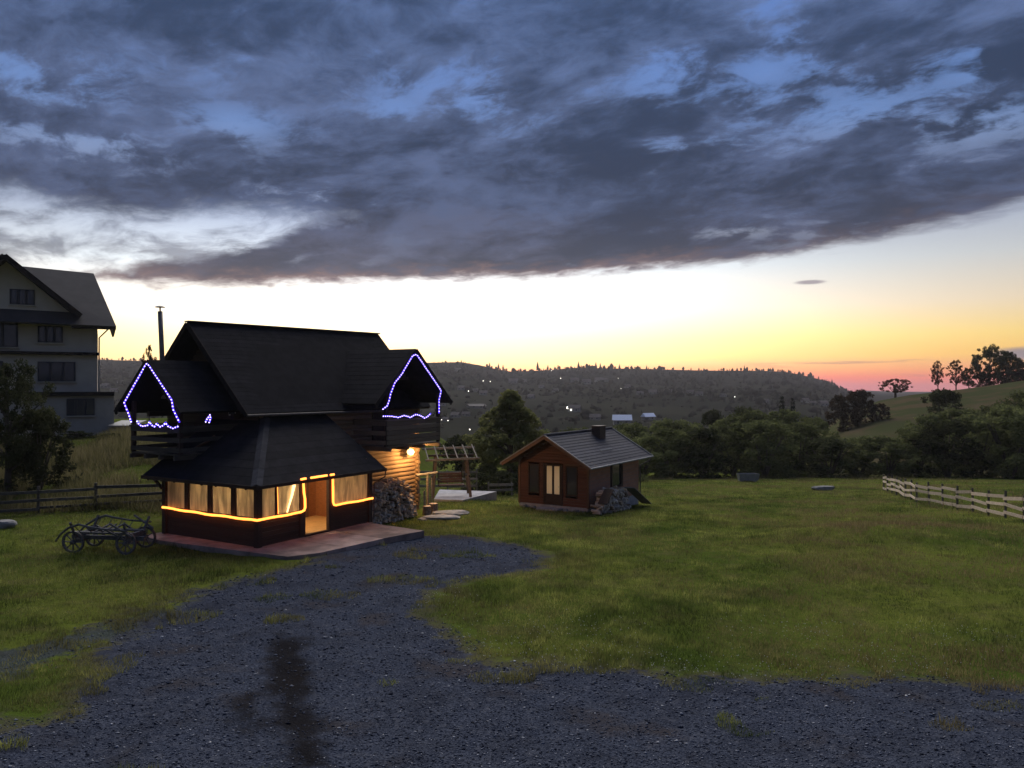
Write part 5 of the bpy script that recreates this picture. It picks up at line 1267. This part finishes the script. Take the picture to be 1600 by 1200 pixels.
# ------------------------------------------------------------------ valley village and far wood
vg = random.Random(3)
def village_house(px, py, wpx, roofm, label, group, lit=False, long=1.0):
    p = on_ground(px, py, 200); k = p.y / FPX; w = wpx * k; h = w * .30 / long; dpt = w * .6
    t = thing('village_house', label, 'house', p, vg.uniform(-.5, .5), group)
    MB().box(-w / 2, w / 2, -dpt / 2, dpt / 2, -1.5, h).build('wall', village_wall, t)
    rh = h + w * .30 / long
    MB().add([(-w * .56, -dpt * .62, h - .1), (w * .56, -dpt * .62, h - .1), (w * .56, 0, rh), (-w * .56, 0, rh), (-w * .56, dpt * .62, h - .1), (w * .56, dpt * .62, h - .1)], [(0, 1, 2, 3), (3, 2, 5, 4), (0, 3, 4), (1, 5, 2), (0, 4, 5, 1)]).build('roof', roofm, t)
    for q in (-.25, .22): MB().box(w * q - w * .06, w * q + w * .06, -dpt / 2 - .05, -dpt / 2 - .02, h * .3, h * .75).build('window', far_lamp_glow if (lit and q < 0) else dark_glass, t)
    return t
def nth(i):
    tens = {2: 'twenty', 3: 'thirty'}
    if i < 20: return ORD[i]
    n_ = i + 1; return tens[n_ // 10].replace('y', 'ieth') if n_ % 10 == 0 else tens[n_ // 10] + ' ' + ORD[n_ % 10 - 1]
for iv, (px, py, w) in enumerate(sorted(((721, 609, 11), (755, 617, 12), (742, 612, 9), (712, 652, 14), (728, 650, 12), (696, 658, 11), (802, 599, 13), (818, 597, 9), (898, 597, 12), (916, 600, 13), (936, 597, 12), (946, 596, 9), (1000, 617, 10), (1020, 616, 12), (1044, 615, 12), (1062, 617, 10), (1078, 615, 10), (1092, 618, 11), (1195, 630, 12), (1258, 629, 12), (1286, 634, 14), (1270, 632, 9), (1130, 620, 9), (715, 580, 9), (760, 657, 12), (690, 634, 12), (680, 646, 13), (165, 606, 12), (178, 612, 10), (188, 600, 9), (868, 612, 9), (846, 606, 8), (980, 606, 9), (830, 622, 10)))):
    village_house(px, py, w, village_roof, f'small dull roofed house on the far valley side, {nth(iv)} counting from the left', 'houses on the far valley side')
village_house(972, 664, 27, village_bright, 'bluish white roofed house beyond the small cabin chimney, the larger', None)
village_house(1013, 656, 18, village_bright, 'bluish white roofed house in the valley, the smaller right hand one', None)
village_house(744, 637, 26, village_roof, 'long low barn in the valley right of the balcony eave', None, long=2.5)
village_house(803, 638, 20, village_roof, 'long lit house in the valley right of the tall green tree', None, True, 1.6)
village_house(898, 643, 18, village_roof, 'house beside the brightest lamp in the valley', None, True)
village_house(930, 656, 16, village_roof, 'dull house just left of the larger bluish white roof', None)
lampme = sphere_mesh('lamp_head', far_lamp_glow, 1.0, 2)
polem = MB().tube([(0, 0, -1), (0, 0, 1)], .5, 6).mesh('pole', iron)
for iv, (px, py, rpx) in enumerate(sorted(((755, 595, 1.0), (766, 596, .9), (732, 611, 1.1), (757, 613, 1.1), (734, 671, 1.4), (700, 657, 1.0), (876, 591, 1.0), (970, 607, 1.1), (1108, 613, 1.5), (1148, 620, 1.0), (1268, 628, 1.5), (919, 642, .9), (862, 579, .6), (690, 656, .9), (966, 591, .7), (790, 636, .9), (1105, 609, .6)))):
    p = on_ground(px, py + 3, 200); k = p.y / FPX
    t = thing('street_lamp', f'tiny lit street lamp in the far valley, {nth(iv)} counting from the left', 'street lamp', p, 0, 'lit lamps in the far valley')
    hgt = 3 * k; o = link('pole', polem, t); o.scale = (k * .25, k * .25, hgt / 2); o.location = (0, 0, hgt / 2)
    o = link('lamp_head', lampme, t); o.scale = (rpx * k * .62,) * 3; o.location = (0, 0, hgt)
p = on_ground(887, 642, 200); k = p.y / FPX
t = thing('street_lamp', 'brightest white lamp in the valley left of the small cabin chimney', 'street lamp', p)
o = link('pole', polem, t); o.scale = (k * .3, k * .3, k * 2.5); o.location = (0, 0, k * 2.5); o = link('lamp_head', lampme, t); o.scale = (1.9 * k,) * 3; o.location = (0, 0, 5 * k)
# far wood: conifers on the ridge and dark clumps over the valley side
rng = np.random.default_rng(77); FV = []; FF = []
def cone(x, y, z, h, w):
    b0 = len(FV); n = 6; ph = rng.random() * 6
    for lv, (hh, ww) in enumerate(((.05, 1), (.38, .62), (.34, .8), (.68, .36), (.64, .5))):
        for q in range(n): a = ph + 6.283 * q / n; rr = w * ww * rng.uniform(.75, 1.2); FV.append((x + rr * math.cos(a), y + rr * math.sin(a), z + h * hh))
    FV.append((x, y, z + h))
    for q in range(n):
        q2 = (q + 1) % n
        for l0, l1 in ((0, 1), (2, 3)): FF.append((b0 + l0 * n + q, b0 + l0 * n + q2, b0 + l1 * n + q2)); FF.append((b0 + l0 * n + q, b0 + l1 * n + q2, b0 + l1 * n + q))
        FF.append((b0 + 4 * n + q, b0 + 4 * n + q2, b0 + 5 * n))
def blob(x, y, z, h, w):
    b0 = len(FV); n = 6; ph = rng.random() * 6
    for hh, ww in ((.0, .5), (.25, 1), (.6, .95), (.88, .5)):
        for q in range(n): a = ph + 6.283 * q / n; rr = w * ww * rng.uniform(.7, 1.25); FV.append((x + rr * math.cos(a), y + rr * math.sin(a), z + h * hh * rng.uniform(.9, 1.1)))
    FV.append((x, y, z + h))
    for l in range(3):
        for q in range(n): q2 = (q + 1) % n; FF.append((b0 + l * n + q, b0 + l * n + q2, b0 + (l + 1) * n + q2)); FF.append((b0 + l * n + q, b0 + (l + 1) * n + q2, b0 + (l + 1) * n + q))
    for q in range(n): FF.append((b0 + 3 * n + q, b0 + 3 * n + (q + 1) % n, b0 + 4 * n))
for i in range(1500):
    u = rng.uniform(-150, 1345); d = 1400 - abs(rng.normal()) * 130 * (1 if u < 1000 else 2.4); d = max(d, 700)
    x = (u - 800) / FPX * d; y = d
    rr_ = math.hypot(x, y); sc_ = min(1.0, 1398 / rr_); x *= sc_; y *= sc_
    if u < 780 and rng.random() < .5: continue
    h = rng.uniform(2.5, 6) * (1.0 if rng.random() < .93 else 1.7)
    if u < 760: h *= .6
    (cone if rng.random() < .45 else blob)(x, y, tz(x, y) - .5, h, h * (.24 if u < 2000 else .2) * (1.0 + .8 * rng.random()))
for (u, hh) in ((840, 17), (856, 10), (872, 9), (786, 11), (765, 10), (904, 12), (931, 12), (938, 10), (968, 9), (779, 12), (1300, 9), (1163, 10)):
    y = 1395 / math.hypot((u - 800) / FPX, 1); x = (u - 800) / FPX * y; cone(x, y, tz(x, y) - .5, hh, hh * .2)
for i in range(9000):
    u = rng.uniform(-100, 1340); d = 330 + 900 * rng.random() ** .9; x = (u - 800) / FPX * d; y = d
    if vnoise(np.array([x + 900.]), np.array([y]), .011, 41)[0] < .50 and rng.random() < .75: continue
    s = rng.uniform(.9, 2.2) * (1 + (rng.random() < .06)); z = tz(x, y) - .6
    if rng.random() < .3: cone(x, y, z, s * 2.2, s * .6)
    else: blob(x, y, z, s * 1.5, s)
fw = link('far_wood', np_mesh('far_wood', np.array(FV), np.array(FF), leaf_far)); tag(fw, 'dark far woods and hedges over the valley and ridge', 'woods', kind='stuff')

# ------------------------------------------------------------------ evening haze over the valley
lo = float(gz.min()) - 1.0; hi = float(gz.max()) + 40.0
hz_ = MB().box(-3050, 3050, -3050, 3050, lo, hi).build('haze', None)
hm = bpy.data.materials.new('evening_haze'); hm.use_nodes = True; hm.node_tree.nodes.clear()
Th = NT(hm.node_tree); pv = Th.n('ShaderNodeVolumePrincipled'); pv.inputs['Color'].default_value = (.86, .82, .86, 1); pv.inputs['Density'].default_value = 0.00013; pv.inputs['Anisotropy'].default_value = 0.3
oh = Th.n('ShaderNodeOutputMaterial'); hm.node_tree.links.new(pv.outputs[0], oh.inputs['Volume'])
hz_.data.materials.append(hm); tag(hz_, 'thin evening haze', 'haze', kind='stuff')
